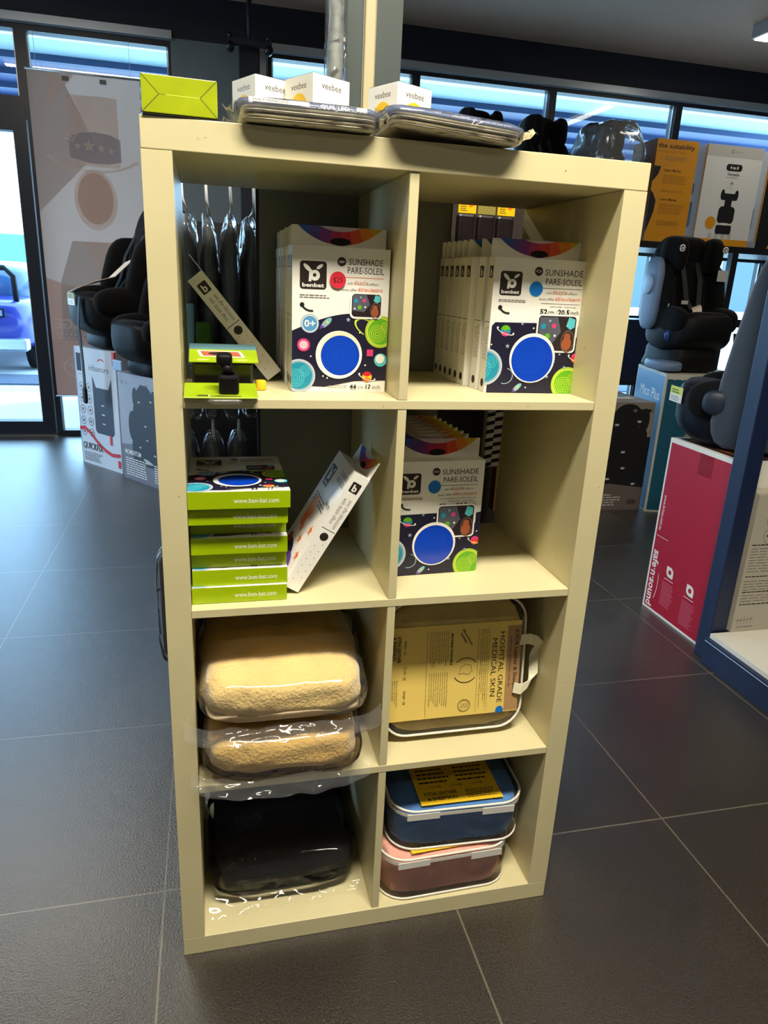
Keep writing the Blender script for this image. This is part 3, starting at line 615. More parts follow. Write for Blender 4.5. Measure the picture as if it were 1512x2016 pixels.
# --- gondola bay on the right
M_GN=mat('navy gondola steel',(20,34,66),0.4); M_GD=mat('black gondola steel',(8,10,16),0.45)
g=thing('gondola_shelving','navy shop gondola with white base shelf at the right edge','shelving',(1.80,-1.2,0))
mb=MB(); mb.box((0.0,0,0),(0.5,2.06,0.10),M_GN); mb.box((-0.003,0,0.088),(0.0,2.06,0.091),ALU); mb.build('plinth',g,bevel=0.002)
mb=MB(); mb.box((0.012,0,0.101),(0.5,2.055,0.118),mat('white base shelf',(226,222,208),0.4)); mb.build('base_shelf',g)
mb=MB(); mb.box((0.02,2.065,0),(0.085,2.13,1.75),M_GN); mb.build('upright',g,bevel=0.003)
mb=MB(); mb.box((0.47,0,0.1),(0.5,2.12,1.75),M_GD); mb.build('back_panel',g)
def d_spec(c):
    for y in (0.43,0.37): c.ring(0.085,y,0.032,0.034,GREY); c.ell(0.085,y,0.022,0.006,BLACKP)
    for y,n in ((0.235,9),(0.165,4),(0.12,3)): c.lines(0.012,y,0.36,y+0.012*n*0.9,n,GREY,t=0.22,rag=0.08)
    for y in (0.335,0.215,0.155,0.107): c.lines(0.012,y,0.14,y+0.008,1,INK)
    for k in range(5): c.line(0.02+0.014*k,0.03,0.02+0.014*k,0.05+0.008*(k%3),0.0012,GREY)
    c.line(0.015,0.045,0.085,0.05,0.0012,GREY); c.lines(0.02,0.018,0.09,0.024,1,GREY)
carton('seat_carton','grey white carton with small print standing on the gondola base shelf','carton',(1.892,0.852,0.1185),0,0.37,0.08,0.52,mat('off white carton',(176,170,154),0.5),draw=d_spec)
# --- display rack against the glazing
M_RK=mat('black rack steel',(14,16,20),0.4)
rk=thing('display_rack','black display rack carrying cartons and seats in front of the windows','rack',(1.35,3.62,0))
for i,(z) in enumerate((1.575,0.62)):
    mb=MB(); mb.box((0,0,z),(3.5,0.62,z+0.045),M_RK); mb.build('shelf',rk,bevel=0.002)
for x in (0,2.42,3.45):
    for y in (0,0.57):
        mb=MB(); mb.box((x,y,0),(x+0.05,y+0.05,1.575),M_RK); mb.build('post',rk)
M_SIL=mat('print soft black',(20,20,22),0.45)
def yellow_face(c,cut=0):
    if cut: c.o-=c.u*cut; c.cx0=cut; c.w+=cut
    c.rect(0,0,c.w,c.h,AMBER)
    c.poly([(0,0),(0.10,0),(0.135,0.10),(0.165,0.20),(0.17,0.27),(0.14,0.32),(0.105,0.345),(0.10,0.375),(0.13,0.40),(0.16,0.44),(0.175,0.49),(0,0.49)],M_SIL)
    c.rect(0.03,0.375,0.095,0.395,PAPERG); c.rect(0.03,0.425,0.10,0.45,PAPERG)
    c.text('the suitability' if cut else 'Check the suitability',0.13 if cut else 0.035,c.h-0.055,0.030,INK,width=0.285 if cut else 0.38,bold=0.02); c.text('of this Car Seat',0.13,c.h-0.085,0.022,mat('print ochre',(190,110,10),0.5),width=0.22)
    c.lines(0.19,0.53,0.40,0.56,3,GREY,t=0.3)
    c.text('Upper Marker',0.20,0.46,0.017,INK,bold=0.01); c.lines(0.20,0.385,0.41,0.445,5,mat('print umber',(150,90,20),0.5),t=0.3)
    c.lines(0.20,0.33,0.39,0.35,2,MATS['print umber'],t=0.3)
    c.text('Lower Marker',0.20,0.275,0.017,INK,bold=0.01); c.lines(0.20,0.19,0.41,0.26,6,MATS['print umber'],t=0.3); c.lines(0.20,0.115,0.39,0.15,3,MATS['print umber'],t=0.35)
def white_face(c):
    c.rect(0,0,c.w,0.05,AMBER); c.rect(0,c.h-0.075,c.w,c.h,PAPERG)
    c.ring(0.20,c.h-0.038,0.009,0.012,INK); c.text('infasecure',0.22,c.h-0.043,0.012,GREY)
    c.rrect(0.17,0.500,0.30,0.545,0.02,INK); c.text('4 to 8',0.235,0.513,0.020,WHITE,align='c',bold=0.03); c.text('Versatile',0.235,0.470,0.020,INK,align='c',bold=0.02); c.lines(0.18,0.455,0.29,0.462,1,GREY)
    c.ring(0.235,0.42,0.013,0.015,GREY); c.disc(0.235,0.42,0.006,INK); c.lines(0.20,0.385,0.27,0.398,2,PAPERG)
    c.rrect(0.17,0.31,0.30,0.355,0.02,M_SIL); c.ell(0.178,0.345,0.016,0.035,M_SIL); c.ell(0.292,0.345,0.016,0.035,M_SIL); c.rrect(0.205,0.25,0.262,0.32,0.01,M_SIL)
    c.rrect(0.165,0.155,0.30,0.27,0.03,M_SIL); c.rrect(0.165,0.085,0.295,0.145,0.015,M_SIL); c.ell(0.23,0.152,0.05,0.008,WHITE); c.disc(0.115,0.155,0.042,AMBER)
    for k in range(4): c.ring(0.125+0.055*k,0.068+0.004,0.010,0.013,GREY); c.lines(0.105+0.055*k,0.054,0.145+0.055*k,0.057,1,GREY)
def side_strip(c):
    c.rect(0,0,0.03,c.h,AMBER); c.rect(c.w-0.02,0,c.w,c.h,AMBER); c.rrect(0.15,0.12,0.26,0.30,0.03,M_SIL); c.rrect(0.2,0.34,0.25,0.42,0.02,M_SIL); c.rect(0,0,c.w,0.05,PAPERG)
M_CW=mat('cool white card',(222,222,220),0.4)
G='booster cartons on the display rack'
carton('booster_carton','amber carton headed Check the suitability, nearest the shelf top corner','carton',(3.095,3.72,1.6205),0,0.325,0.30,0.66,mat('shadow umber card',(110,66,16),0.5),draw=lambda c:yellow_face(c,0.12))  # umber body: the shadow gap beside it is put in the colour
carton('booster_carton','white carton lettered 4 to 8 Versatile between two amber cartons','carton',(3.495,3.72,1.6205),0,0.455,0.34,0.66,M_CW,draw=white_face,sidedraw=side_strip)
carton('booster_carton','amber carton with black seat silhouette at the right edge of the photo','carton',(4.02,3.72,1.6205),0,0.46,0.34,0.66,M_CW,draw=yellow_face,sidedraw=side_strip)
for i,(x,sc,lab) in enumerate(((1.92,1.05,'left of the other black seats on the rack, against the window'),(2.40,1.06,'between the other dark seat and the bagged one on the rack'))):
    car_seat('black child seat '+lab,(x,3.93,1.621),math.radians(8+4*i),sc,wings=True,shape=(0.82,0.85,1.06))
s5=car_seat('black child seat wrapped in crinkled clear plastic on the rack',(2.855,3.95,1.621),math.radians(10),1.05,wings=True,shape=(0.80,0.8,1.05))
mb=MB(); mb.blob((0,0.0,0.37),(0.26,0.28,0.36),film('clear bag film',haze=0.16,gloss=0.05,bscale=9,bump=1.0),e=(0.5,0.5),nu=40,nv=30,fn=lambda p:p+Vector((0,0,0)) + p.normalized()*0.03*noise.noise(p*9)); mb.build('plastic_wrap',s5)
carton('accessory_carton','slate carton behind the black seats on the rack','carton',(2.56,4.17,1.6205),0,0.28,0.05,0.60,mat('slate card',(96,108,124),0.5),draw=lambda c:(c.ring(0.18,0.50,0.018,0.024,NAVY),c.rrect(0.14,0.33,0.20,0.38,0.01,NAVY)))
for i,(x,lab,w_,m) in enumerate(((1.6,'charcoal carton on the lower rack shelf, far left',0.5,BLACKP),(3.0,'dark carton on the lower rack shelf beside the post',0.55,M_GN))):
    carton('stock_carton',lab,'carton',(x,3.68,0.6655),0,w_,0.34,0.42,m)
# ================================================================== THINGS IN AND ON THE SHELF
# ---- sunshade boxes: local origin bottom front left corner, front on -y, width x, height z
def logo(c,x,y,s):
    c.rrect(x,y,x+s,y+s,s*0.12,BROWN); X=x+s*0.5; Y=y+s*0.5
    c.ell(X-s*0.22,Y+s*0.26,s*0.19,s*0.075,WHITEC,rot=-0.75); c.ell(X+s*0.24,Y+s*0.31,s*0.14,s*0.06,WHITEC,rot=0.6)
    c.line(X-s*0.10,Y+s*0.20,X-s*0.12,Y-s*0.22,s*0.10,WHITEC); c.k+=1; c.disc(X+s*0.06,Y-s*0.0,s*0.19,WHITEC); c.disc(X+s*0.05,Y+s*0.01,s*0.065,BROWN)
    c.text('benbat',X,y+s*0.09,s*0.14,WHITEC,align='c',bold=0.03,width=s*0.82)
def lens_print(c,cx,cy,r,rim,body,ridge,outer=None):
    c.disc(cx,cy,r*1.24,rim)
    if outer: c.ring(cx,cy,r*1.14,r*1.18,outer)
    c.disc(cx,cy,r,body)
    for i in range(1,6): c.ring(cx-r*0.25,cy-r*0.15,r*0.16*i-0.0006,r*0.16*i+0.0004,lambda t:ridge,n=20) if r*0.16*i+r*0.29<r*0.98 else None
    for i in range(1,4): c.ring(cx+r*0.42,cy+r*0.35,r*0.13*i-0.0005,r*0.13*i+0.0004,ridge,n=16)
def saturn(c,cx,cy,r,top,mid,bot,ring=None):
    c.disc(cx,cy,r,mid); c.ring(cx,cy,0,r,top,a0=0.35,a1=2.8,n=8); c.ring(cx,cy,r*0.2,r,bot,a0=3.6,a1=5.7,n=8)
    c.ring(cx,cy,r*1.55,r*1.85,ring or WHITEC,a0=-3.5,a1=0.36,sx=1,sy=0.32,rot=-0.32)
def rocket(c,cx,cy,s):
    c.ell(cx,cy,s*1.0,s*0.42,SILVB,rot=0.75); c.ell(cx+s*0.35,cy+s*0.33,s*0.36,s*0.26,TEALL,rot=0.75); c.disc(cx+s*0.15,cy+s*0.12,s*0.2,GREENL,n=10); c.poly([(cx-s*0.9,cy-s*0.3),(cx-s*0.3,cy-s*0.55),(cx-s*1.0,cy-s*1.0)],PURPLE)
def photo(c,x,y,w,h):
    c.rrect(x-0.003,y-0.003,x+w+0.003,y+h+0.003,0.008,WHITEC); c.rrect(x,y,x+w,y+h,0.006,mat('photo dark',(40,30,34),0.35))
    c.poly([(x+w*0.02,y+h*0.28),(x+w*0.03,y+h*0.96),(x+w*0.50,y+h*0.97),(x+w*0.62,y+h*0.55),(x+w*0.42,y+h*0.22)],mat('photo grey',(84,88,100),0.35))
    for a,b,m,q in ((0.14,0.70,TEAL,0.07),(0.42,0.72,PINK,0.06),(0.27,0.42,GREENP,0.07),(0.10,0.36,WHITEC,0.03),(0.46,0.44,WHITEC,0.03),(0.30,0.86,SILVB,0.03)): c.disc(x+w*a,y+h*b,w*q,m,n=10)
    c.poly([(x+w*0.74,y+h*0.72),(x+w*0.80,y+h*0.98),(x+w*0.97,y+h*0.92),(x+w*0.97,y+h*0.70),(x+w*0.86,y+h*0.62)],TEALL)
    c.ring(x+w*0.82,y+h*0.28,w*0.16,w*0.18,mat('photo taupe',(110,92,84),0.4),sx=1,sy=1.5); c.ell(x+w*0.80,y+h*0.22,w*0.13,h*0.20,REDP if False else mat('photo skin',(160,84,50),0.4)); c.disc(x+w*0.80,y+h*0.42,w*0.09,MATS['photo skin'],n=12)
def swoosh(c,x,y,s):
    c.disc(x,y,s*0.16,INK,n=12); c.ring(x+s*0.62,y+s*0.34,s*0.66,s*0.78,INK,a0=3.5,a1=4.9,n=10)
def stars(c,pts,m=None):
    for x,y,r in pts: (c.star(x,y,r*1.5,SILVB) if r>0.0017 else c.disc(x,y,r,WHITEC,n=8))
def head52(c,size_txt,sticker):
    w,h=c.w,c.h
    logo(c,0.012,h-0.062,0.040 if sticker!='price' else 0.045)
    c.text('SUNSHADE',w-0.012,h-0.026,0.0105,BROWN,align='r',width=0.072); c.text('PARE-SOLEIL',w-0.012,h-0.041,0.0105,BROWN,align='r',width=0.069)
    c.disc(w-0.096,h-0.020,0.0075,BROWN,n=20); c.ell(w-0.096,h-0.020,0.0052,0.0022,PAPERG); c.ell(w-0.096,h-0.0202,0.0035,0.0010,BROWN)
    c.line(w-0.086,h-0.047,w-0.012,h-0.047,0.0007,BROWN)
    c.text('with',w-0.078,h-0.0565,0.0040,GREY,width=0.010); c.text('dazzle',w-0.066,h-0.0565,0.0070,mat('print ochre red',(196,120,70),0.5),width=0.028); c.text('effect',w-0.036,h-0.0565,0.0042,GREY,width=0.016)
    c.text('avec effet',w-0.090,h-0.067,0.0042,GREY,width=0.028); c.text('éblouissant',w-0.060,h-0.067,0.0068,ORANGE,width=0.048)
    c.lines(0.012,h-0.0725,0.064,h-0.067,2,GREY,t=0.45,rag=0.3)
def art52(c):
    w,h=c.w,c.h; head52(c,'',None)
    c.line(w-0.086,h-0.0725,w-0.012,h-0.0725,0.0006,BROWN); c.text('extra wide · extra large',w-0.018,h-0.0785,0.0030,GREY,align='r',width=0.050)
    c.text('52',w-0.086,h-0.0905,0.0085,INK,width=0.014,bold=0.03); c.text('cm / ',w-0.071,h-0.0905,0.0080,BROWN,width=0.018); c.text('20.5',w-0.052,h-0.0905,0.0085,INK,width=0.022,bold=0.03); c.text('inch',w-0.028,h-0.0905,0.0080,BROWN,width=0.016)
    c.disc(w-0.098,h-0.049,0.0128,TEALL,n=24); c.disc(w-0.098,h-0.049,0.0120,BLUED,n=24)
    swoosh(c,0.016,h-0.082,0.024)
    c.poly([(0.004,0),(0.004,0.116),(0.010,0.122),(0.088,0.123),(0.088,0.10),(w-0.01,0.10),(w-0.01,0.120),(w,0.122),(w,0)],NAVY)
    lens_print(c,-0.002,0.045,0.026,SILVB,TEAL,TEALL,WHITEC); c.ring(0.036,0.030,0.013,0.0145,SILVB,a0=-1.9,a1=1.3,sx=1.1)
    saturn(c,0.030,0.108,0.0095,GREENP,TEAL,PINK); saturn(c,w-0.008,0.064,0.0085,PINK,REDP,ORANGE)
    lens_print(c,w-0.020,0.018,0.024,GREENL,GREENP,GREENL,GREENP); rocket(c,0.062,0.010,0.010)
    stars(c,[(0.006,0.084,0.0015),(0.036,0.082,0.003),(0.060,0.121,0.0022),(0.082,0.114,0.0015),(0.078,0.010,0.0015),(w-0.040,0.070,0.0018),(w-0.060,0.030,0.0025),(0.10,0.022,0.0015),(w-0.028,0.047,0.0025),(w-0.006,0.083,0.0015)])
    photo(c,w-0.087,0.076,0.072,0.060)
    c.disc(0.085,0.062,0.0435,WHITEC,n=40); c.disc(0.085,0.060,0.0395,LENS,n=40)
    for i in range(1,9): c.ring(0.085-0.006,0.060+0.004,0.0037*i-0.0003,0.0037*i+0.0002,LENS2,n=28)
def art44(c):
    w,h=c.w,c.h; logo(c,0.012,h-0.066,0.043)
    head44=head52
    c.text('SUNSHADE',w-0.012,h-0.026,0.0100,BROWN,align='r',width=0.056); c.text('PARE-SOLEIL',w-0.010,h-0.039,0.0100,BROWN,align='r',width=0.060)
    c.disc(w-0.080,h-0.022,0.0070,BROWN,n=20); c.ell(w-0.080,h-0.022,0.0048,0.0020,PAPERG); c.line(w-0.078,h-0.045,w-0.010,h-0.045,0.0007,ORANGE)
    c.text('with',w-0.070,h-0.056,0.0038,GREY,width=0.009); c.text('dazzle',w-0.059,h-0.056,0.0068,mat('print ochre red',(196,120,70),0.5),width=0.024); c.text('effect',w-0.033,h-0.056,0.0040,GREY,width=0.014)
    c.text('avec effet',w-0.078,h-0.066,0.0040,GREY,width=0.024); c.text('éblouissant',w-0.052,h-0.066,0.0066,ORANGE,width=0.041)
    c.lines(0.012,h-0.079,0.066,h-0.072,2,GREY,t=0.4,rag=0.3); swoosh(c,0.016,h-0.090,0.024)
    pts=[(0,0.010),(0,0.098)]+[(x,0.098+0.030*math.sin(PI*min(1,x/0.165)*0.78)) for x in [0.01*k for k in range(1,16)]]+[(w,0.120),(w,0.020),(0.105,0.018),(0.055,0.008)]
    c.poly(pts,NAVY)
    c.disc(0.029,0.110,0.0150,SILVB,n=24); c.disc(0.029,0.110,0.0135,WHITEC,n=24); c.disc(0.029,0.110,0.0122,mat('badge blue',(84,150,200),0.4),n=24); c.text('0+',0.029,0.105,0.011,WHITEC,align='c',bold=0.02,width=0.018)
    lens_print(c,0.012,0.026,0.022,SILVB,TEAL,TEALL,WHITEC)
    c.ring(w-0.032,0.104,0.026,0.030,GREENL,a0=1.4,a1=4.6,sx=0.9,sy=0.42,rot=-0.5); lens_print(c,w-0.012,0.100,0.021,GREENL,GREENP,GREENL,GREENP)
    rocket(c,0.056,0.112,0.011); saturn(c,w-0.032,0.026,0.0085,REDP,YELLOWP,ORANGE)
    c.disc(0.019,0.076,0.0105,PINK,n=18); c.disc(0.019,0.076,0.0070,mat('print blush',(238,190,200),0.4),n=16)         # plain little planets
    c.disc(w-0.010,0.054,0.0110,TEALL,n=18); c.disc(w-0.011,0.056,0.0075,WHITEC,n=16)
    c.rrect(w-0.034,0.060,w-0.023,0.071,0.001,PINK)
    stars(c,[(0.031,0.058,0.0013),(0.092,0.118,0.0028),(0.112,0.098,0.0014),(0.052,0.026,0.0014),(0.059,0.023,0.0014),(w-0.036,0.045,0.0015)])
    photo(c,w-0.062,h-0.106,0.049,0.036)
    c.disc(0.078,0.061,0.0390,WHITEC,n=40); c.disc(0.080,0.066,0.0330,mat('lens cream',(228,222,190),0.3),n=36); c.disc(0.080,0.060,0.0325,LENS,n=36)
    for i in range(1,8): c.ring(0.080-0.002,0.060,0.0040*i-0.0003,0.0040*i+0.0002,LENS2,n=28)
    c.lines(w-0.098,0.0075,w-0.064,0.0125,2,GREY,t=0.4,rag=0.05)
    c.text('44',w-0.062,0.0055,0.0075,INK,width=0.012,bold=0.03); c.text('cm',w-0.048,0.0055,0.0068,BROWN,width=0.010); c.text('17',w-0.034,0.0055,0.0075,INK,width=0.009,bold=0.03); c.text('inch',w-0.023,0.0055,0.0070,BROWN,width=0.014)
def artstar(c):
    w,h=c.w,c.h; logo(c,0.012,h-0.066,0.043); c.text('SUNSHADE',w-0.012,h-0.026,0.0100,BROWN,align='r',width=0.056); c.text('PARE-SOLEIL',w-0.010,h-0.039,0.0100,BROWN,align='r',width=0.060)
    c.lines(0.02,h-0.10,0.13,h-0.08,3,GREY); c.text('44cm',w-0.05,h-0.085,0.012,BROWN); c.disc(0.05,0.125,0.024,AMBER); c.disc(0.045,0.10,0.016,ORANGE)
    for x,y in ((0.06,0.085),(0.12,0.10),(0.13,0.05),(0.09,0.07)): c.star(x,y,0.012,ORANGE)
    c.ell(0.05,0.03,0.045,0.026,NAVY); c.ell(0.09,0.02,0.03,0.02,PURPLE); c.disc(0.03,0.05,0.012,REDP)
    for i in range(9):
        for j in range(6): c.disc(0.012+0.016*i+0.006*(j%2),0.012+0.02*j,0.0010,GREY,n=6)
def side_spine(c,dark,sw=True,big=False):
    w,h=c.w,c.h; k=min(w*0.62,0.017)
    if dark: c.poly([(0,0.012),(w,0.012),(w,0.10),(0,0.10)],mat('spine navy',(34,34,60),0.4)) if sw is None else None
    c.rrect(w/2-k/2,h-0.034,w/2+k/2,h-0.034+k*1.15,0.002,BROWN); c.text('b',w/2,h-0.031,k*0.75,WHITEC,align='c',bold=0.03)
    c.line(0.002,h*0.53,w-0.002,h*0.53,0.0012,BROWN)
    if big: c.text('avec effet éblouissant',w*0.62,h*0.80,w*0.24,GREY,rot=-PI/2,width=h*0.25); c.text('with dazzle effect',w*0.28,h*0.80,w*0.24,GREY,rot=-PI/2,width=h*0.22)
    else: c.text('SUNSHADE',w*0.55,h*0.50,w*0.26,GREY,rot=-PI/2,width=h*0.26); c.text('PARE-SOLEIL',w*0.22,h*0.48,w*0.22,GREY,rot=-PI/2,width=h*0.24)
    c.disc(w/2,0.016 if not big else h*0.47,w*0.26,BROWN,n=14)
    if big:
        for k in range(12): c.disc(w*(0.3+0.4*(k%2)),0.02+0.007*k,0.0009,GREY,n=6)
HUES=[(20,120,190),(40,90,180),(84,70,150),(120,50,130),(176,40,90),(206,40,50),(226,80,30),(230,130,20),(214,170,20),(170,180,30)]
HM=[mat('rainbow %d'%i,h_,0.4) for i,h_ in enumerate(HUES)]
def flap_art(c):
    w,h=c.w,c.h; R=0.112*(w/0.158)*0.92; cy=h-h*0.86+R
    c.ring(w*0.51,cy,R*0.80,R,lambda t:HM[min(9,int(t*10))],a0=PI*1.20,a1=PI*1.80,n=30)
    c.ring(w*0.51,cy,R*0.72,R*0.80,lambda t:mat('print lilac',(206,186,196),0.5),a0=PI*1.22,a1=PI*1.78,n=24)
    c.ell(w*0.51,h*0.30,0.017,0.006,mat('hanger slot',(14,10,10),0.8))
def sunshade_box(label,art,M,w=0.159,h=0.229,d=0.0285,flap=0.031,group=None,spine='l',sticker=None,detail=True,full=True):
    t=thing('sunshade_box',label,'box',M=M,group=group)
    mb=MB(); mb.box((0,0,0),(w,d,h),WHITEC)
    cv=Cv(mb,(0,0,0),(1,0,0),(0,0,1),w,h)
    if full: art(cv)
    if spine in ('l','b'): side_spine(Cv(mb,(0,d,0),(0,-1,0),(0,0,1),d,h),True,big=False)
    if spine in ('r','b','big'): side_spine(Cv(mb,(w,0,0),(0,1,0),(0,0,1),d,h),True,big=(spine=='big'))
    c=Cv(mb,(0,d,0),(1,0,0),(0,-1,0),w,d); c.rect(0,0,w,d,LIME); c.text('www.ben-bat.com',w-0.018,d*0.32,0.0088,WHITEC,align='r',width=0.070,bold=0.004)
    mb.build('carton',t,bevel=0.0005,seg=1)
    if flap:
        mb=MB(); mb.box((0.002,d-0.0009,h-0.001),(w-0.002,d-0.0001,h+flap),WHITEC); flap_art(Cv(mb,(0.002,d-0.0009,h-0.001),(1,0,0),(0,0,1),w-0.004,flap+0.001)); mb.build('hanging_tab',t)
    if sticker:
        mb=MB(); c=Cv(mb,(0,0,0),(1,0,0),(0,0,1),w,h,step=0.0000262); c.step=cv.step; c.k=cv.k+2; c.disc(0.073,h-0.050,0.0130,REDST,n=28); c.text('$25',0.073,h-0.054,0.0085,INK,align='c',width=0.015); mb.build('price_sticker',t)
    return t
def MT(x,y,z,rz=0,ry=0,rx=0): return Matrix.Translation((x,y,z)) @ Matrix.Rotation(rz,4,'Z') @ Matrix.Rotation(ry,4,'Y') @ Matrix.Rotation(rx,4,'X')
ORD=['front','second','third','fourth','fifth','sixth','seventh','eighth','ninth','tenth','eleventh']
E0=0.0004
GA='sunshade boxes in the top left cell'; GB='sunshade boxes in the top right cell'; GC='sunshade boxes in the second right cell'; GS='stack of sunshade boxes in the second left cell'
sunshade_box('white 44 cm sunshade box with a round red price sticker, top left cell',art44,MT(0.2125,0.083,Z1+E0,0.01),sticker=True,spine='l',group=GA)
protoA=sunshade_box('second white sunshade box, right behind the one with the red sticker',art44,MT(0.2128,0.1155,Z1+E0,0.01),spine='l',group=GA,full=False)
for k in range(1,8):
    c=copy_tree(protoA); c.matrix_world=MT(0.2128+0.0016*math.sin(k*2.3),0.1155+0.0318*k,Z1+E0,0.004*math.sin(k*1.7))
    c['label']='white sunshade box, %s from the front of the row in the top left cell'%ORD[k+1]
sunshade_box('white 52 cm sunshade box with blue dot at the front of the top right cell',art52,MT(0.5565,0.0950,Z1+E0,math.radians(-0.7)),w=0.177,h=0.229,spine='l',group=GB)
protoB=sunshade_box('second 52 cm sunshade box, standing apart just behind the front one, top right cell',art52,MT(0.556,0.137,Z1+E0,math.radians(3)),w=0.150,h=0.229,spine='l',group=GB,full=False)
for k,(y,rz,x) in enumerate(((0.178,1.5,0.5475),(0.2085,1.0,0.5465),(0.2385,0.6,0.546),(0.2685,0.8,0.5455),(0.2985,0.3,0.545),(0.3285,0.0,0.545))):
    c=copy_tree(protoB); c.matrix_world=MT(x-0.002,y,Z1+E0,math.radians(rz)); c['label']='sunshade box, %s from the front of the spines in the top right cell'%ORD[k+2]
sunshade_box('white 52 cm sunshade box with blue dot at the front of the second right cell',art52,MT(0.4005,0.0975,Z2+E0,math.radians(3.2)),w=0.177,h=0.223,flap=0.036,spine='none',group=GC)
protoC=sunshade_box('second sunshade box in the row in the second right cell',art52,MT(0.3985,0.130,Z2+E0,0.03),w=0.165,h=0.223,flap=0.038,spine='none',group=GC,full=False)
for k in range(1,7):
    c=copy_tree(protoC); c.matrix_world=MT(0.3985-0.0012*k,0.130+0.0315*k,Z2+E0,0.01); c['label']='sunshade box, %s from the front of the row in the second right cell'%ORD[k+1]
# stack lying flat, green ends out
offs=[(0.042,0.024),(0.0435,0.030),(0.0425,0.040),(0.0430,0.026),(0.0425,0.046),(0.0415,0.008),(0.0415,0.000)]
names=['bottom one resting on the shelf','second from the bottom','third from the bottom','fourth from the bottom','third from the top, pushed back in shade','second from the top','topmost, its planet print facing up']
pr_=None
for k,(x,y) in enumerate(offs):
    # front (-y) turned up, green bottom end turned to the room
    M=Matrix.Translation((x,y,Z2+E0+0.0291*(k+1))) @ Matrix.Rotation(-PI/2,4,'X')
    lab='green ended sunshade box lying in the stack, '+names[k]
    if k in (0,):
        pr_=sunshade_box(lab,art44,M,w=0.158,h=0.229,flap=0,spine='none',group=GS)
    else:
        c=copy_tree(pr_); c.matrix_world=M; c['label']=lab
        if k==6: c.scale=(1.02,1.0,1.0)
# leaning boxes
al=math.radians(31.0); zl=Vector((math.sin(al),0,math.cos(al))); yl=Vector((math.cos(al),0,-math.sin(al))); xl=Vector((0,-1,0))
def frame(o,x,y,z): 
    M=Matrix((x,y,z)).transposed().to_4x4(); M.translation=o; return M
wL=0.159
sunshade_box('white star patterned sunshade box leaning to the right against the divider',artstar,frame(Vector((0.1960,0.045+wL,Z2+0.0180)),xl,yl,zl),w=wL,h=0.236,d=0.0300,flap=0.034,spine='big')
al=math.radians(39.0); zl=Vector((-math.sin(al),0,math.cos(al))); yl=Vector((math.cos(al),0,math.sin(al)))
sunshade_box('white sunshade box leaning to the left against the side panel, top left cell',art44,frame(Vector((0.1830,0.200+wL,Z1+0.0010)),xl,yl,zl),w=wL,h=0.212,d=0.0300,flap=0.032,spine='big')
# ---- lime carton on top
t=thing('lime_carton','bright lime green carton end with folded flaps on the top left corner','box',(0.0045,-0.004,H+0.0022),0.035)
mb=MB(); w_,h_,d_=0.0975,0.0450,0.21; mb.box((0,0,0),(w_,d_,h_),mat('fresh lime card',(158,172,14),0.32,var=0.08,vscale=30))
c=Cv(mb,(0,0,0),(1,0,0),(0,0,1),w_,h_,step=0.00003)
for a,b in (((0.0,h_),(0.0225,h_*0.50)),((0.0,0.0),(0.0225,h_*0.50)),((w_,h_),(w_-0.0225,h_*0.50)),((w_,0),(w_-0.0225,h_*0.50))): c.line(a[0],a[1],b[0],b[1],0.0009,LIMED)
c.line(0.0225,h_*0.5,0.031,h_*0.5,0.0006,LIMED); c.line(0.031,h_*0.5,w_-0.0225,h_*0.5,0.0007,mat('lime edge light',(214,222,90),0.4)); mb.build('carton',t,bevel=0.0009)
mb=MB(); mb.box((0.001,0.001,-0.0018),(w_,d_-0.002,-0.0002),mat('dark card edge',(30,26,18),0.7)); mb.build('base_flap',t)
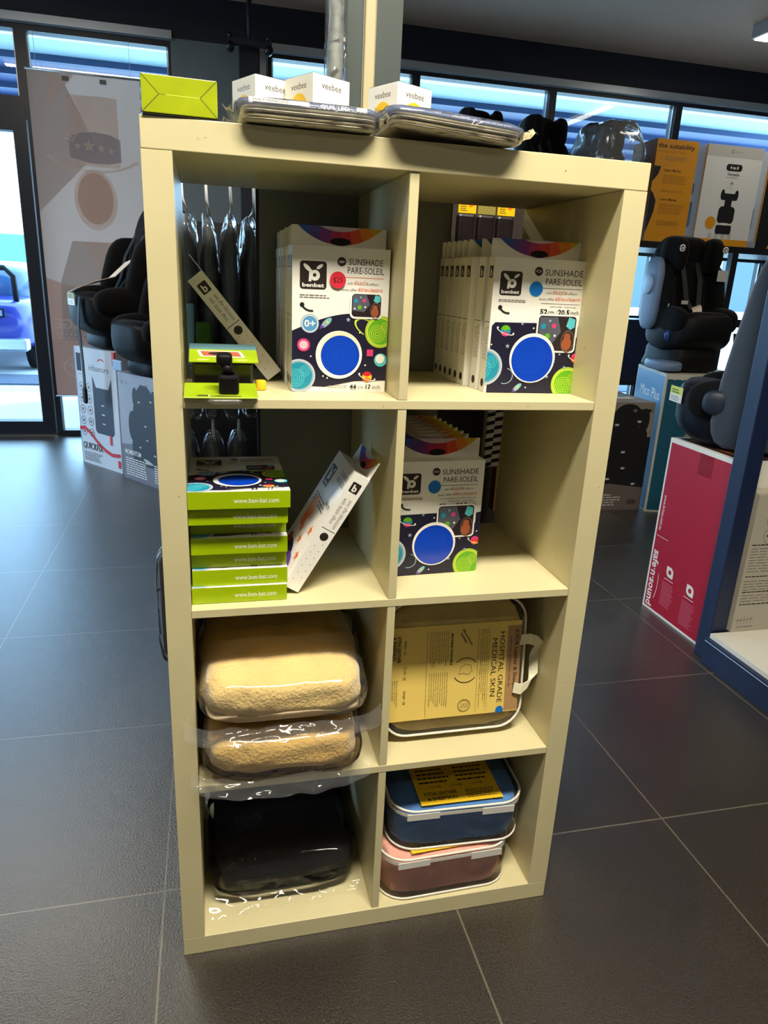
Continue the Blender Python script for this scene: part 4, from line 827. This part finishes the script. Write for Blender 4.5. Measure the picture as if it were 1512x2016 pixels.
# ---- flat bagged packs overhanging the top front edge
FILM=film('pack film',haze=0.07,gloss=0.02,bscale=22,bump=1.0)
M_QB=mat('quilt board blue',(58,76,116),0.45); M_QF=mat('folded oatmeal cloth',(216,208,184),0.85,var=0.12,vscale=40,bump=0.5,bscale=120)
def flat_pack(label,M,w,d,h,flip):
    t=thing('bagged_cover',label,'bagged cover',M=M)
    mb=MB()
    for i in range(4):
        z=0.0015+i*(h-0.012)/4; mb.blob((w/2+0.001*(i%2),d/2,z+(h-0.012)/8),(w/2-0.004,d/2-0.003*(i%2),(h-0.012)/7.2),M_QF,e=(0.55,0.16),nu=40,nv=8)
    mb.build('folded_cover',t)
    mb=MB(); mb.blob((w/2,d/2,h-0.0095),(w/2-0.001,d/2-0.001,0.0085),M_QB,e=(0.7,0.14),nu=40,nv=8)
    c=Cv(mb,(0.01,-0.0015,h-0.0125),(1,0,0),(0,0.25,0.97),w-0.02,0.009,step=0.0001)
    if flip==0:
        c.rect(0.004,0.002,0.085,0.0075,mat('label pale',(196,196,190),0.5)); c.text('WATERPROOF',0.008,0.003,0.0034,INK,width=0.05); c.text('QUILTED',0.10,0.002,0.0045,WHITE,width=0.04,bold=0.02); c.rect(0.15,0.002,0.165,0.0072,PAPERG)
    c.text('Protector for your car seat and your pram',w*0.38,0.0005 if flip==0 else 0.003,0.0026,PAPERG,width=0.09)
    mb.build('board_insert',t)
    def wr(p): q=p+p.normalized()*0.0035*noise.noise(Vector((p.x*38,p.y*30,p.z*60))); return q
    mb=MB(); mb.blob((w/2,d/2,h/2),(w/2+0.004,d/2+0.006,h/2+0.0015),FILM,e=(0.5,0.22),nu=90,nv=22,fn=wr)
    mb.build('clear_bag',t)
    for sx,x0 in ((-1,-0.002),(1,w+0.002)):
        mb=MB(); n=10; vs=[]; fs=[]
        for i in range(n+1):
            a=i/n; yy=d*a*0.9
            for j in range(4):
                b=j/3; vs.append((x0+sx*(0.016*b)*(0.8+0.4*math.sin(a*17)),yy-0.006*b,h*(0.55-0.35*b*(1 if sx<0 else 0.5))+0.006*math.sin(a*23+b*5)+0.010*(1-a)*b))
        for i in range(n):
            for j in range(3): fs.append((i*4+j,i*4+j+1,i*4+5+j,i*4+4+j))
        mb.add(vs,fs,FILM,True); mb.build('bag_seal',t)
    return t
flat_pack('clear bagged quilted cover lying flat on the shelf top left of centre',MT(0.128,-0.020,H+0.001,0.0),0.196,0.27,0.034,0)
flat_pack('clear bagged cover tilted down to the right on the shelf top',MT(0.3345,-0.030,H+0.0125,0.015,math.radians(3.3)),0.205,0.27,0.031,1)
# ---- small white cartons on the shelf top, corners to the viewer
def vee(label,x,y,rz,ang2=0):
    w_=0.079; h_=0.1255
    t=thing('headrest_carton',label,'carton',(x,y,H+E0),rz,'head hugger cartons on the shelf top'); mb=MB(); mb.box((0,0,0),(w_,w_,h_),WHITE)
    for o,u in (((0,0,0),(1,0,0)),((0,w_,0),(0,-1,0))):
        c=Cv(mb,o,u,(0,0,1),w_,h_,step=0.00003)
        c.text('veebee',w_/2,h_-0.020,0.0105,BROWN,align='c',width=0.042)
        if u==(0,-1,0) or ang2: c.disc(w_/2,h_-0.049,0.0230,YELLOWP,n=28); c.text('HEAD',w_/2,h_-0.045,0.0065,INK,align='c',bold=0.03,width=0.022); c.text("HUGGER",w_/2,h_-0.056,0.0050,INK,align='c',bold=0.03,width=0.022)
        else: c.ring(w_/2,h_-0.07,0.028,0.0285,PAPERG)
    mb.build('carton',t,bevel=0.0006); mb=MB(); mb.box((0.001,0.001,h_),(w_-0.001,w_-0.001,h_+0.0008),mat('charcoal lid edge',(40,40,44),0.5)); mb.build('top_flap',t)
vee('white veebee carton with yellow disc, leftmost behind the bagged covers',0.170,0.278,math.radians(27))
vee('white veebee carton with yellow disc, beside the tall clear bag',0.261,0.227,math.radians(30))
vee('white carton with yellow HEAD disc right of the grey column',0.404,0.222,math.radians(27),1)
# ---- tall clear bag hanging on the column
t=thing('hanging_clear_bag','tall narrow crinkled clear bag with silvery contents left of the column','bag',(0.318,0.36,H+0.004))
mb=MB(); mb.blob((0,0,0.19),(0.013,0.012,0.16),mat('silver foil',(150,156,150),0.35,metal=0.6,var=0.4,vscale=30),e=(0.5,0.8),nu=16,nv=30,fn=lambda p:p+Vector((0.004*noise.noise(p*40),0.004*noise.noise(p*35+Vector((3,1,0))),0))); mb.build('foil_contents',t)
mb=MB(); mb.box((-0.014,-0.008,0.002),(0.014,0.004,0.10),mat('pale blue card',(120,140,190),0.5,var=0.3,vscale=25)); mb.build('backing_card',t)
mb=MB(); mb.blob((0,0,0.20),(0.0185,0.018,0.198),FILM,e=(0.3,0.5),nu=30,nv=50,fn=lambda p:p+p.normalized()*0.003*noise.noise(p*45)); mb.build('clear_film',t)

# ---- sheepskins in clear bags
FLEECE=mat('cream sheepskin',(216,178,96),0.95,var=0.12,vscale=14,bump=0.9,bscale=180,sheen=0.6)
FLEECE2=mat('pale sheepskin',(224,194,122),0.95,var=0.10,vscale=14,bump=0.9,bscale=180,sheen=0.6)
FLUNDER=mat('sheepskin underside',(196,178,146),0.9,var=0.12,vscale=30)
BAGF=film('sheepskin bag film',haze=0.03,gloss=0.012,bscale=12,bump=0.8,rough=0.06)
SEAMF=film('bag seam film',haze=0.05,gloss=0.01,bscale=22,bump=0.8,rough=0.07)
def sheepskin(label,M,rx,ry,rz,m,slope,bagx,fold=True,film_m=BAGF,under=FLUNDER,sag=0,seam=0.0):
    t=thing('bagged_sheepskin',label,'sheepskin',M=M)
    def shp(p):
        q=Vector(p); a=(q.y+ry)/(2*ry); q.z*=1+slope*a
        s=noise.noise(Vector((q.x*14,q.y*14,q.z*22)))*0.012+noise.noise(Vector((q.x*40,q.y*40,q.z*50)))*0.005
        return q+q.normalized()*s
    mb=MB(); mb.blob((0,0,rz*(1.0)),(rx,ry,rz),m,e=(0.62,0.32),nu=120,nv=44,fn=shp); mb.build('fleece',t)
    if fold:
        mb=MB(); mb.blob((0,-0.004,rz*0.34),(rx*0.975,ry*0.975,rz*0.30),under,e=(0.8,0.32),nu=90,nv=14,fn=lambda p:p+p.normalized()*0.006*noise.noise(p*30)); mb.build('leather_side',t)
    def bag(p):
        q=Vector(p); a=(q.y+ry)/(2*ry); q.z*=1+slope*a
        s=noise.noise(Vector((q.x*14,q.y*14,q.z*22)))*0.012
        return q+q.normalized()*(s+0.004+0.0015*noise.noise(q*60))
    mb=MB(); mb.blob((0,0,rz),(rx+0.006,ry+0.010,rz+0.004),film_m,e=(0.60,0.30),nu=130,nv=48,fn=bag); mb.build('clear_bag',t)
    # loose seam along the front with pulled out corners
    mb=MB(); n=60; vs=[];fs=[]
    for i in range(n+1):
        a=i/n*2-1; ex=bagx*a
        for j in range(7):
            b=j/6
            droop=-(0.020+sag*(1-abs(a)**1.6))*b
            vs.append((ex*(1-0.05*b*(1-abs(a))),-ry-0.004-0.024*b+0.030*abs(a)**6+0.004*noise.noise(Vector((ex*30,b*3,1))), seam+droop+0.007*noise.noise(Vector((ex*26,b*4,5)))))
    for i in range(n):
        for j in range(6): fs.append((i*7+j,i*7+7+j,i*7+8+j,i*7+j+1))
    mb.add(vs,fs,SEAMF,True); mb.build('bag_seam',t)
    return t
sheepskin('clear bagged cream sheepskin, upper of the two overhanging the third left cell',MT(0.196,0.140,Z3+0.130),0.146,0.165,0.050,FLEECE2,0.15,0.176,seam=0.006)
sheepskin('clear bagged golden sheepskin, lower of the two, drooping over the shelf edge',MT(0.194,0.140,Z3+0.011),0.142,0.165,0.055,FLEECE,0.0,0.166,fold=False,sag=0.014,seam=0.024)
# ---- black folded fleece in bag, bottom left
BLK=mat('black fleece',(12,12,14),0.8,bump=0.6,bscale=160,var=0.2,vscale=20); NVY=mat('deep navy cloth',(6,14,34),0.8,bump=0.2,bscale=120)
t=thing('bagged_black_cover','black rolled cover in crinkled clear plastic in the bottom left cell','bagged cover',M=MT(0.203,0.212,ZB+0.004,0.015))
mb=MB(); mb.blob((0.0,0.03,0.052),(0.140,0.130,0.048),BLK,e=(0.5,0.3),nu=70,nv=24,fn=lambda p:p+p.normalized()*0.006*noise.noise(p*26)); mb.build('folded_cover',t)
mb=MB(); mb.tube([(-0.125,-0.098,0.044),(-0.07,-0.100,0.052),(0.0,-0.098,0.056),(0.08,-0.095,0.056),(0.136,-0.090,0.054)],[0.030,0.042,0.046,0.046,0.042],BLK,n=20); mb.build('front_roll',t)
mb=MB(); mb.M=Matrix.Translation((0,0.055,0.165)) @ Matrix.Rotation(math.radians(34),4,'X'); mb.box((-0.140,-0.135,-0.004),(0.125,0.135,0.004),NVY); mb.build('navy_flap',t,bevel=0.003)
BAGK=film('dark goods bag film',haze=0.008,gloss=0.01,bscale=16,bump=0.8,rough=0.05)
mb=MB(); mb.blob((0.0,-0.01,0.056),(0.154,0.150,0.058),BAGK,e=(0.55,0.35),nu=110,nv=40,fn=lambda p:p+p.normalized()*(0.006*noise.noise(Vector((p.x*18+p.y*20,p.y*22,p.z*40))))); mb.build('clear_bag',t)
mb=MB(); n=50; vs=[];fs=[]
for i in range(n+1):
    a=i/n; x=-0.156+0.312*a
    for j in range(6):
        b=j/5; vs.append((x,-0.150-0.018*b-0.018*(1-a)*b,0.022-0.018*b+0.006*noise.noise(Vector((x*32,b*3,9)))+0.002))
for i in range(n):
    for j in range(5): fs.append((i*6+j,i*6+6+j,i*6+7+j,i*6+j+1))
mb.add(vs,fs,BAGK,True); mb.build('bag_seam',t)

# ---- zipped clear vinyl cases (local: lying flat, front on -y)
VINYL=film('case vinyl',haze=0.03,gloss=0.015,bscale=10,bump=0.6,rough=0.05)
PIPE=mat('white piping',(232,228,214),0.35); ZIPM=mat('zip tape',(214,210,200),0.6)
CARDY=mat('golden card',(238,196,40),0.4); CARDP=mat('buff card',(236,206,108),0.45)
def rrpath(w,d,r,z,n=7):
    out=[]
    for cx,cy,a in ((w/2-r,d/2-r,0),(-w/2+r,d/2-r,90),(-w/2+r,-d/2+r,180),(w/2-r,-d/2+r,270)):
        for k in range(n+1): t=math.radians(a+90*k/n); out.append((cx+r*math.cos(t),cy+r*math.sin(t),z))
    return out
def vinyl_case(label,M,w,d,h,r,fleece,card,handle=False,zipside=True):
    t=thing('vinyl_case',label,'zipped case',M=M)
    mb=MB(); mb.blob((0,0,h/2),(w/2-0.005,d/2-0.005,h/2-0.003),fleece,e=(0.16,0.38),nu=110,nv=46,fn=lambda p:p+p.normalized()*(0.005*noise.noise(p*24)+0.003*noise.noise(p*70))); mb.build('folded_fleece',t)
    mb=MB(); a=rrpath(w,d,r,0.003); b=rrpath(w,d,r,h-0.003); n=len(a)
    mid=[[(x*(1+q*0.0),y,0.003+(h-0.006)*k/6) for x,y,_ in rrpath(w+0.004*math.sin(PI*k/6),d+0.004*math.sin(PI*k/6),r,0)] for k,q in [(k,0) for k in range(7)]]
    vs=[p for ringp in mid for p in ringp]; fs=[(k*n+i,k*n+(i+1)%n,(k+1)*n+(i+1)%n,(k+1)*n+i) for k in range(6) for i in range(n)]
    mb.add(vs,fs,VINYL,True)
    for z,sg in ((h-0.003,1),(0.003,-1)):
        vs=[];fs=[]
        for k in range(6):
            f=1-k/6; vs+= [(x*f,y*f,z+sg*0.004*math.sin((1-f)*PI/2)) for x,y,_ in a]
        vs.append((0,0,z+sg*0.004)); 
        for k in range(5):
            for i in range(n): fs.append((k*n+i,k*n+(i+1)%n,(k+1)*n+(i+1)%n,(k+1)*n+i))
        for i in range(n): fs.append((5*n+i,5*n+(i+1)%n,6*n))
        mb.add(vs,fs,VINYL,True)
    mb.build('vinyl_shell',t)
    for z in (0.003,h-0.003):
        mb=MB(); mb.tube(rrpath(w,d,r,z),0.0026,PIPE,n=8,closed=True); mb.build('piping',t)
    mb=MB()
    zz=h-0.013; P_=rrpath(w+0.0015,d+0.0015,r,zz)
    if zipside: mb.ribbon(P_[8:33],[ (0,0,0.008) ]*25,0.0012,ZIPM); mb.box((w*0.16,-d/2-0.003,zz-0.012),(w*0.40,-d/2-0.0012,zz+0.004),mat('satin tape',(220,218,210),0.3)); mb.box((-w*0.40,-d/2-0.003,zz-0.009),(-w*0.16,-d/2-0.0012,zz+0.006),MATS['satin tape'])
    else: mb.ribbon(P_[24:32]+P_[:1],[(0,0,0.008)]*9,0.0012,ZIPM)
    mb.build('zip',t)
    card(t,w,d,h)
    if handle:
        mb=MB(); x0=w/2+0.002
        mb.ribbon([(x0-0.014,0.050,h+0.004),(x0+0.004,0.052,h+0.006),(x0+0.018,0.047,h+0.006),(x0+0.028,0.038,h+0.004),(x0+0.031,0.022,h*0.9),(x0+0.028,0.005,h*0.85),(x0+0.025,-0.012,h*0.9),(x0+0.020,-0.030,h+0.002),(x0+0.010,-0.046,h+0.007),(x0-0.008,-0.056,h+0.009),(x0-0.024,-0.052,h+0.006)],
          [(0.004,0.022,0),(0.003,0.022,0),(0.006,0.021,0.004),(0.018,0.010,0.006),(0.020,0.002,0.008),(0.017,0.006,0.012),(0.016,0.012,0.008),(0.020,0.008,0.0),(0.009,0.020,0),(0.003,0.022,0),(0.003,0.022,0)],0.0016,mat('cream webbing',(232,226,196),0.7)); mb.build('carry_handle',t)
        mb=MB(); mb.box((x0-0.001,-0.012,h*0.55),(x0+0.003,0.02,h*0.62),STEEL); mb.build('zip_pull',t)
    return t
def card_small(t,w,d,h):
    mb=MB(); cw,cd=w*0.62,d*0.84; mb.M=Matrix.Translation((-cw/2+0.006,-d/2+0.010,h+0.0016)) @ Matrix.Rotation(math.radians(1.0),4,'Z')
    mb.box((0,0,0),(cw,cd,0.0005),CARDY); c=Cv(mb,(0,0,0.0005),(1,0,0),(0,1,0),cw,cd,step=0.00003)
    c.text('KYDA LEATHER',cw*0.28,0.026,0.0100,INK,align='c',width=0.072,bold=0.02); c.text('& SHEEPSKIN',cw*0.28,0.011,0.0100,INK,align='c',width=0.064,bold=0.02)
    c.lines(cw*0.58,0.010,cw*0.95,0.036,5,INK,t=0.4)
    for k in range(3): c.rect(cw*(0.28+0.26*k),0.047,cw*(0.31+0.26*k),0.053,INK); c.rect(cw*(0.286+0.26*k),0.0485,cw*(0.304+0.26*k),0.0515,CARDY); c.text(('Infant','Cot','Large')[k],cw*(0.27+0.26*k),0.048,0.0048,BROWN,align='r',width=0.017)
    for k in range(2): c.lines(cw*(0.06+0.48*k),0.062,cw*(0.48+0.48*k),cd-0.03,10,INK,t=0.35)
    c.ring(cw*0.5,0.0,0,0.0,INK) if False else None
    mb.build('label_card',t)
def card_big(t,w,d,h):
    # card behind the clear front, printed sideways
    mb=MB(); cw,cd=w*0.955,d*0.70; x0=-w/2+0.004; y0=-d/2+d*0.125
    mb.box((x0,y0,h+0.0012),(x0+cw,y0+cd,h+0.0017),CARDP); mb.box((x0+cw-0.030,y0+0.002,h+0.0017),(x0+cw,y0+cd-0.01,h+0.0019),mat('tan card band',(176,138,92),0.45))
    c=Cv(mb,(x0,y0,h+0.0019),(1,0,0),(0,1,0),cw,cd,step=0.00003); R=-PI/2
    def T(s,x,y,size,wd,b=0.0,m=None): c.text(s,x,y,size,m or INK,rot=R,width=wd,bold=b)
    T('KYDA Leather & Sheepskin',cw-0.013,cd-0.020,0.0075,cd*0.72,0.02); T('MEDICAL SHEEPSKIN SUPPLIES',cw-0.024,cd-0.035,0.0042,cd*0.55)
    T('HOSPITAL GRADE',cw-0.046,cd-0.022,0.0110,cd*0.78); T('MEDICAL SKIN',cw-0.062,cd-0.035,0.0110,cd*0.64)
    for x in (cw-0.069,cw-0.092): c.line(x,0.006,x,cd-0.012,0.0005,BROWN)
    for k in range(4):
        x=cw-0.074-0.0042*k; T('Soft natural wool pile helps to relieve pressure and allows air to move'[:66-6*k],x,cd-0.014,0.0024,cd*(0.86-0.08*(k%3)))
    cx,cy=cw-0.117,cd*0.50
    c.ring(cx,cy,0.0255,0.0272,BROWN,a0=0.6,a1=2.4,n=16); c.ring(cx,cy,0.0255,0.0272,BROWN,a0=3.7,a1=5.6,n=16)
    for a,b in (((-0.010,0.008),(0.0,0.013)),((0.0,0.013),(0.011,0.010)),((0.011,0.010),(0.014,-0.002)),((0.014,-0.002),(0.006,-0.010)),((0.006,-0.010),(-0.004,-0.006)),((-0.004,-0.006),(-0.013,-0.008)),((-0.013,-0.008),(-0.010,0.008))): c.line(cx+a[0],cy+a[1],cx+b[0],cy+b[1],0.0006,BROWN)
    c.text('100% AUSTRALIAN',cx-0.010,cd-0.012,0.0042,INK,rot=-1.05,width=0.040,bold=0.02); c.text('SHEEPSKIN',cx-0.014,cd-0.020,0.0042,INK,rot=-1.05,width=0.024,bold=0.02)
    c.ring(cx,0.022,0.0125,0.0135,BROWN); c.ring(cx,0.022,0.0100,0.0104,BROWN)
    for k in range(4): c.line(cx-0.006+0.004*k,0.017,cx-0.004+0.004*k,0.027,0.001,BROWN)
    X=cw-0.150; T('MACHINE WASHABLE',X,cd-0.018,0.0050,cd*0.34,0.02)
    for blk in range(2):
        for k in range(9):
            x=X-0.006-0.0046*k; rr=random.Random(k*3+blk)
            T('wash in warm water with wool detergent then spin and dry in shade'[:40-4*(k%3)],x,cd-0.012 if blk==0 else cd*0.50,0.0024,cd*(0.40-0.05*rr.random()*2))
    c.line(X-0.049,0.006,X-0.049,cd-0.01,0.0005,BROWN)
    for k,s_ in enumerate(('Infant','Cot','Large')):
        T(s_,0.034,cd-0.028-0.052*k,0.0055,0.017); c.rect(0.033,cd-0.055-0.052*k,0.0375,cd-0.0505-0.052*k,INK); c.rect(0.0338,cd-0.0542-0.052*k,0.0367,cd-0.0513-0.052*k,CARDP)
    T('KYDA LEATHER',0.020,cd-0.018,0.0070,0.054,0.02); T('& SHEEPSKIN',0.011,cd-0.018,0.0070,0.048,0.02)
    for k in range(4): T('Factory 3, 42 Station Street'[:26-3*k],0.019-0.0042*k,cd*0.45,0.0026,0.055-0.006*k)
    c.ell(cw-0.040,0.004,0.0085,0.0105,BLUED)
    mb.build('label_card',t)
BLUFL=mat('blue fleece',(66,124,190),0.95,var=0.15,vscale=30,bump=0.6,bscale=150,sheen=0.3); PNKFL=mat('pink fleece',(232,168,148),0.95,var=0.12,vscale=30,bump=0.6,bscale=150,sheen=0.3); CRMFL=mat('butter fleece',(228,200,112),0.95,var=0.1,vscale=20,bump=0.7,bscale=160,sheen=0.4)
vinyl_case('clear zipped case of pink fleece under the blue one, bottom right cell',MT(0.5400,0.142,ZB+0.001,0.02),0.286,0.262,0.106,0.055,PNKFL,card_small)
vinyl_case('clear zipped case of blue fleece lying on the pink one',MT(0.5660,0.156,ZB+0.1125,math.radians(-2),0,math.radians(1.5)),0.288,0.262,0.102,0.055,BLUFL,card_small)
vinyl_case('clear zipped case of butter fleece labelled HOSPITAL GRADE MEDICAL SKIN, standing',MT(0.5420,0.170,Z3+0.1465,0.0,0,math.radians(84)),0.292,0.282,0.095,0.050,CRMFL,card_big,handle=True,zipside=False)

# ---- green blister packs with a black clip on fitting
BLG=mat('blister green card',(150,176,20),0.35,var=0.15,vscale=18)
t=thing('blister_pack','green carded blister pack with black clip on the front of the top left cell','blister pack',M=MT(0.0425,-0.008,Z1+0.002,0.0,0,math.radians(9)))
mb=MB(); pts=[(0.006,0),(0.104,0),(0.110,0.006),(0.110,0.075),(0,0.075),(0,0.006)]
mb.add([(x,y,0) for x,y in pts]+[(x,y,0.0012) for x,y in pts],[(5,4,3,2,1,0),(6,7,8,9,10,11)]+[(i,(i+1)%6,(i+1)%6+6,i+6) for i in range(6)],BLG)
c=Cv(mb,(0,0,0.0012),(1,0,0),(0,1,0),0.11,0.075); c.rect(0,0,0.11,0.003,mat('pale green edge',(200,214,120),0.4)); c.rect(0.02,0.008,0.036,0.014,mat('print charcoal',(50,46,40),0.5)); c.rect(0.036,0.007,0.038,0.015,WHITE); c.poly([(0.038,0.008),(0.05,0.012),(0.085,0.010),(0.085,0.007),(0.038,0.007)],MATS['print charcoal']); mb.build('backing_card',t)
mb=MB(); mb.box((0.052,0.015,0.001),(0.082,0.040,0.030),BLACKP); mb.build('clip_body',t,bevel=0.004)
mb=MB(); mb.tube([(0.067,0.030,0.030),(0.063,0.034,0.044)],[0.010,0.009],BLACKP,n=16); mb.blob((0.061,0.036,0.050),(0.012,0.012,0.010),BLACKP); mb.build('ball_joint',t)
mb=MB(); mb.blob((0.060,0.001,-0.0045),(0.026,0.006,0.004),film('blister film',haze=0.06,gloss=0.08,bscale=5,bump=0.3)); mb.build('blister',t)
t=thing('blister_pack','green blister pack with a small photo, lying above the clip pack','blister pack',M=MT(0.0500,0.072,Z1+0.046,0.0,0,math.radians(14)))
mb=MB(); mb.box((0,0,0),(0.108,0.085,0.0012),BLG); c=Cv(mb,(0,0,0.0012),(1,0,0),(0,1,0),0.108,0.085); c.rect(0,0.058,0.108,0.085,mat('print mist',(90,130,140),0.4)); c.poly([(0.018,0.024),(0.088,0.022),(0.082,0.050),(0.012,0.052)],WHITE); c.poly([(0.022,0.027),(0.083,0.025),(0.078,0.047),(0.017,0.049)],TAN); c.ell(0.045,0.038,0.015,0.007,BROWN)
for k in range(3): c.ell(0.022+0.030*k,0.010,0.010,0.0035,mat('print lemon',(226,222,120),0.4))
mb.build('backing_card',t)
mb=MB(); mb.box((0.004,0.004,-0.042),(0.100,0.070,-0.0005),mat('blister shadow plastic',(16,16,16),0.25)); mb.build('blister_body',t,bevel=0.004)  # drawn near black: the shade under the card is in its colour
t=thing('yellow_tag','small round yellow tag beside the green blister packs','tag',(0.163,0.095,Z1+0.0004)); mb=MB(); mb.tube([(0,0,0),(0,0.0,0.016)],0.009,YELLOWP,n=20); mb.build('disc',t,bevel=0.002)

# ================================================================== THE STAND BEHIND THE SHELF
st=thing('back_display_stand','grey panelled display stand backing on to the cube shelf','display stand',(0.17,0.392,0))
mb=MB(); mb.box((0.012,0,0),(0.400,0.012,1.455),mat('grey stand panel',(116,118,108),0.5)); mb.build('back_panel',st)
mb=MB(); mb.box((0.006,0,0),(0.012,0.014,1.455),mat('black stand edge',(24,26,26),0.5)); mb.build('edge_post',st)
mb=MB(); mb.box((-0.17,0.60,0),(0.8,0.615,1.40),M_GD); mb.build('rear_panel',st)
DARKBAG=film('garment bag film',haze=0.10,gloss=0.06,bscale=18,bump=1.0,rough=0.1)
def hook(t,L):
    mb=MB(); mb.tube([(0,-0.056,0.070),(0.001,-0.056,0.035),(0.003,-0.04,0.02),(0.003,0.0,0.010)],0.0030,mat('white wire',(226,226,222),0.35),n=7); mb.build('hook',t)
cloths=[mat('charcoal cloth',(36,36,42),0.8,bump=0.3,bscale=100),mat('black navy cloth',(10,12,24),0.8),mat('ink cloth',(16,18,26),0.8)]
where=['first from the left','second from the left','third from the left','fourth from the left']
for i in range(4):
    t=thing('hanging_garment','dark bagged garment on a hook, %s in the top left cell'%where[i],'bagged garment',(0.046+0.041*i,0.52+0.02*(i%2),1.375),0.1*(i-1.5),'bagged garments on hooks')
    mb=MB(); mb.blob((0,0,-0.205),(0.0185,0.05,0.20),cloths[i%3],e=(0.45,0.7),nu=24,nv=40,fn=lambda p:Vector((p.x*(1-0.5*max(0,(p.z-0.06)/0.14)**2)+0.007*noise.noise(Vector((i*3,p.y*20,p.z*16))),p.y,p.z))); mb.build('garment',t)
    mb=MB(); mb.blob((0,0,-0.20),(0.0205,0.055,0.212),DARKBAG,e=(0.4,0.7),nu=36,nv=50,fn=lambda p:Vector((p.x*(1-0.42*max(0,(p.z-0.06)/0.15)**2)+0.007*noise.noise(Vector((i*3,p.y*20,p.z*16)))+0.003*noise.noise(p*50),p.y,p.z+0.004*noise.noise(p*30)))); mb.build('clear_bag',t)
    hook(t,0)
for i in range(3):
    t=thing('hanging_garment','black garment in clear plastic, %s of the lower row on the stand'%('left','middle','right')[i],'bagged garment',(0.030+0.055*i,0.53,0.90),0,'lower garments on the stand')
    mb=MB(); mb.blob((0,0,-0.17),(0.026,0.05,0.19),cloths[(i+1)%3],e=(0.5,0.7),nu=20,nv=20); mb.build('garment',t)
    mb=MB(); mb.blob((0,0,-0.17),(0.029,0.056,0.205),DARKBAG,e=(0.6,0.7),nu=36,nv=40,fn=lambda p:p+Vector((0.005*noise.noise(Vector((p.x*40+i,p.y*30,p.z*22))),0.004*noise.noise(p*35),0))); mb.build('clear_bag',t)
    hook(t,0)
t=thing('hanging_garment','black pack in clear plastic poking out past the left side of the shelf','bagged garment',(0.0,0.50,0.52))
mb=MB(); mb.box((-0.045,-0.02,-0.13),(0.05,0.02,0.12),BLACKF); mb.build('garment',t,bevel=0.012)
mb=MB(); mb.blob((0.0,0,0.0),(0.056,0.03,0.15),DARKBAG,e=(0.4,0.5),nu=30,nv=30,fn=lambda p:p+p.normalized()*0.004*noise.noise(p*40)); mb.build('clear_bag',t)
hook(t,0)
# green bottle and clear packs glimpsed low behind the leaning box
t=thing('green_pack','small green and silver pack behind the leaning sunshade box','pack',(0.068,0.43,Z1+0.0))
mb=MB(); mb.box((-0.012,-0.010,-0.01),(0.018,0.012,0.085),mat('pack green',(70,120,30),0.35)); mb.build('pouch',t,bevel=0.003)
mb=MB(); mb.box((-0.030,-0.012,0.0),(-0.014,0.010,0.12),mat('pack silver blue',(130,170,190),0.3,metal=0.4)); mb.build('sachet',t,bevel=0.003)
# packs behind the right cells
for i,(x,lab) in enumerate(((0.610,'left'),(0.655,'middle'),(0.700,'right'))):
    t=thing('snack_pack','dark pack with yellow header card seen through the top right cell, %s'%lab,'pack',(x+0.022,0.47,1.330),0,'yellow headed packs')
    mb=MB(); mb.box((-0.020,0,0),(0.020,0.022,0.090),mat('dark toy pack',(24,16,18),0.35,var=0.5,vscale=60)); mb.build('pouch',t,bevel=0.006)
    mb=MB(); mb.box((-0.020,0.004,0.0905),(0.020,0.008,0.122),mat('yellow header',(230,190,20),0.3)); c=Cv(mb,(-0.02,0.004,0.0905),(1,0,0),(0,0,1),0.04,0.0315); c.lines(0.004,0.004,0.020,0.028,6,BROWN); c.disc(0.028,0.018,0.006,ORANGE,n=12) if i!=1 else c.rect(0,0,0.04,0.0315,mat('header olive',(140,130,60),0.4)); mb.build('header_card',t)
t=thing('checkered_pack','black and white checkered pouch behind the second right cell','pack',(0.727,0.44,0.862),0.1)
mb=MB(); mb.box((-0.020,0,0),(0.022,0.02,0.22),mat('pouch white',(200,196,186),0.4)); c=Cv(mb,(-0.020,0,0),(1,0,0),(0,0,1),0.042,0.22)
for j in range(11):
    for i in range(2): c.poly([(0.021*i,0.02*j+(0.010 if i else 0)),(0.021*i+0.021,0.02*j+(0.013 if i else 0.004)),(0.021*i+0.021,0.02*j+(0.022 if i else 0.013)),(0.021*i,0.02*j+(0.019 if i else 0.009))],BLACKP,up=False)
mb.build('pouch',t,bevel=0.004)
t=thing('amber_pack','narrow amber pack hanging beside the checkered pouch','pack',(0.765,0.46,0.745)); mb=MB(); mb.box((-0.012,0,0),(0.014,0.03,0.34),mat('amber dim card',(150,110,40),0.45)); mb.build('carton',t)
for n_,d_ in (('right_back_panel',0),):
    mb=MB(); mb.box((0.40,0.16,0),(0.84,0.17,1.46),mat('umber stand panel',(40,32,26),0.6)); mb.build('side_panel',st)  # widened past the packs to keep sky light off the cell wall
mb=MB(); mb.box((0.402,0.012,0),(0.406,0.16,1.455),MATS['umber stand panel']); mb.build('light_stop_partition',st)  # hidden divider added to stop sky light coming in from the left
mb=MB(); mb.box((0.76,0.0,0),(0.772,0.16,1.46),MATS['umber stand panel']); mb.build('light_stop_end',st)  # hidden panel added to keep sky light off the right cell wall
t=thing('pale_blue_pack','pale grey blue carton corner on the floor of the second right cell','carton',(0.600,0.33,Z2+E0)); mb=MB(); mb.box((0,0,0),(0.05,0.045,0.030),mat('mist card',(120,128,138),0.5)); mb.build('carton',t)
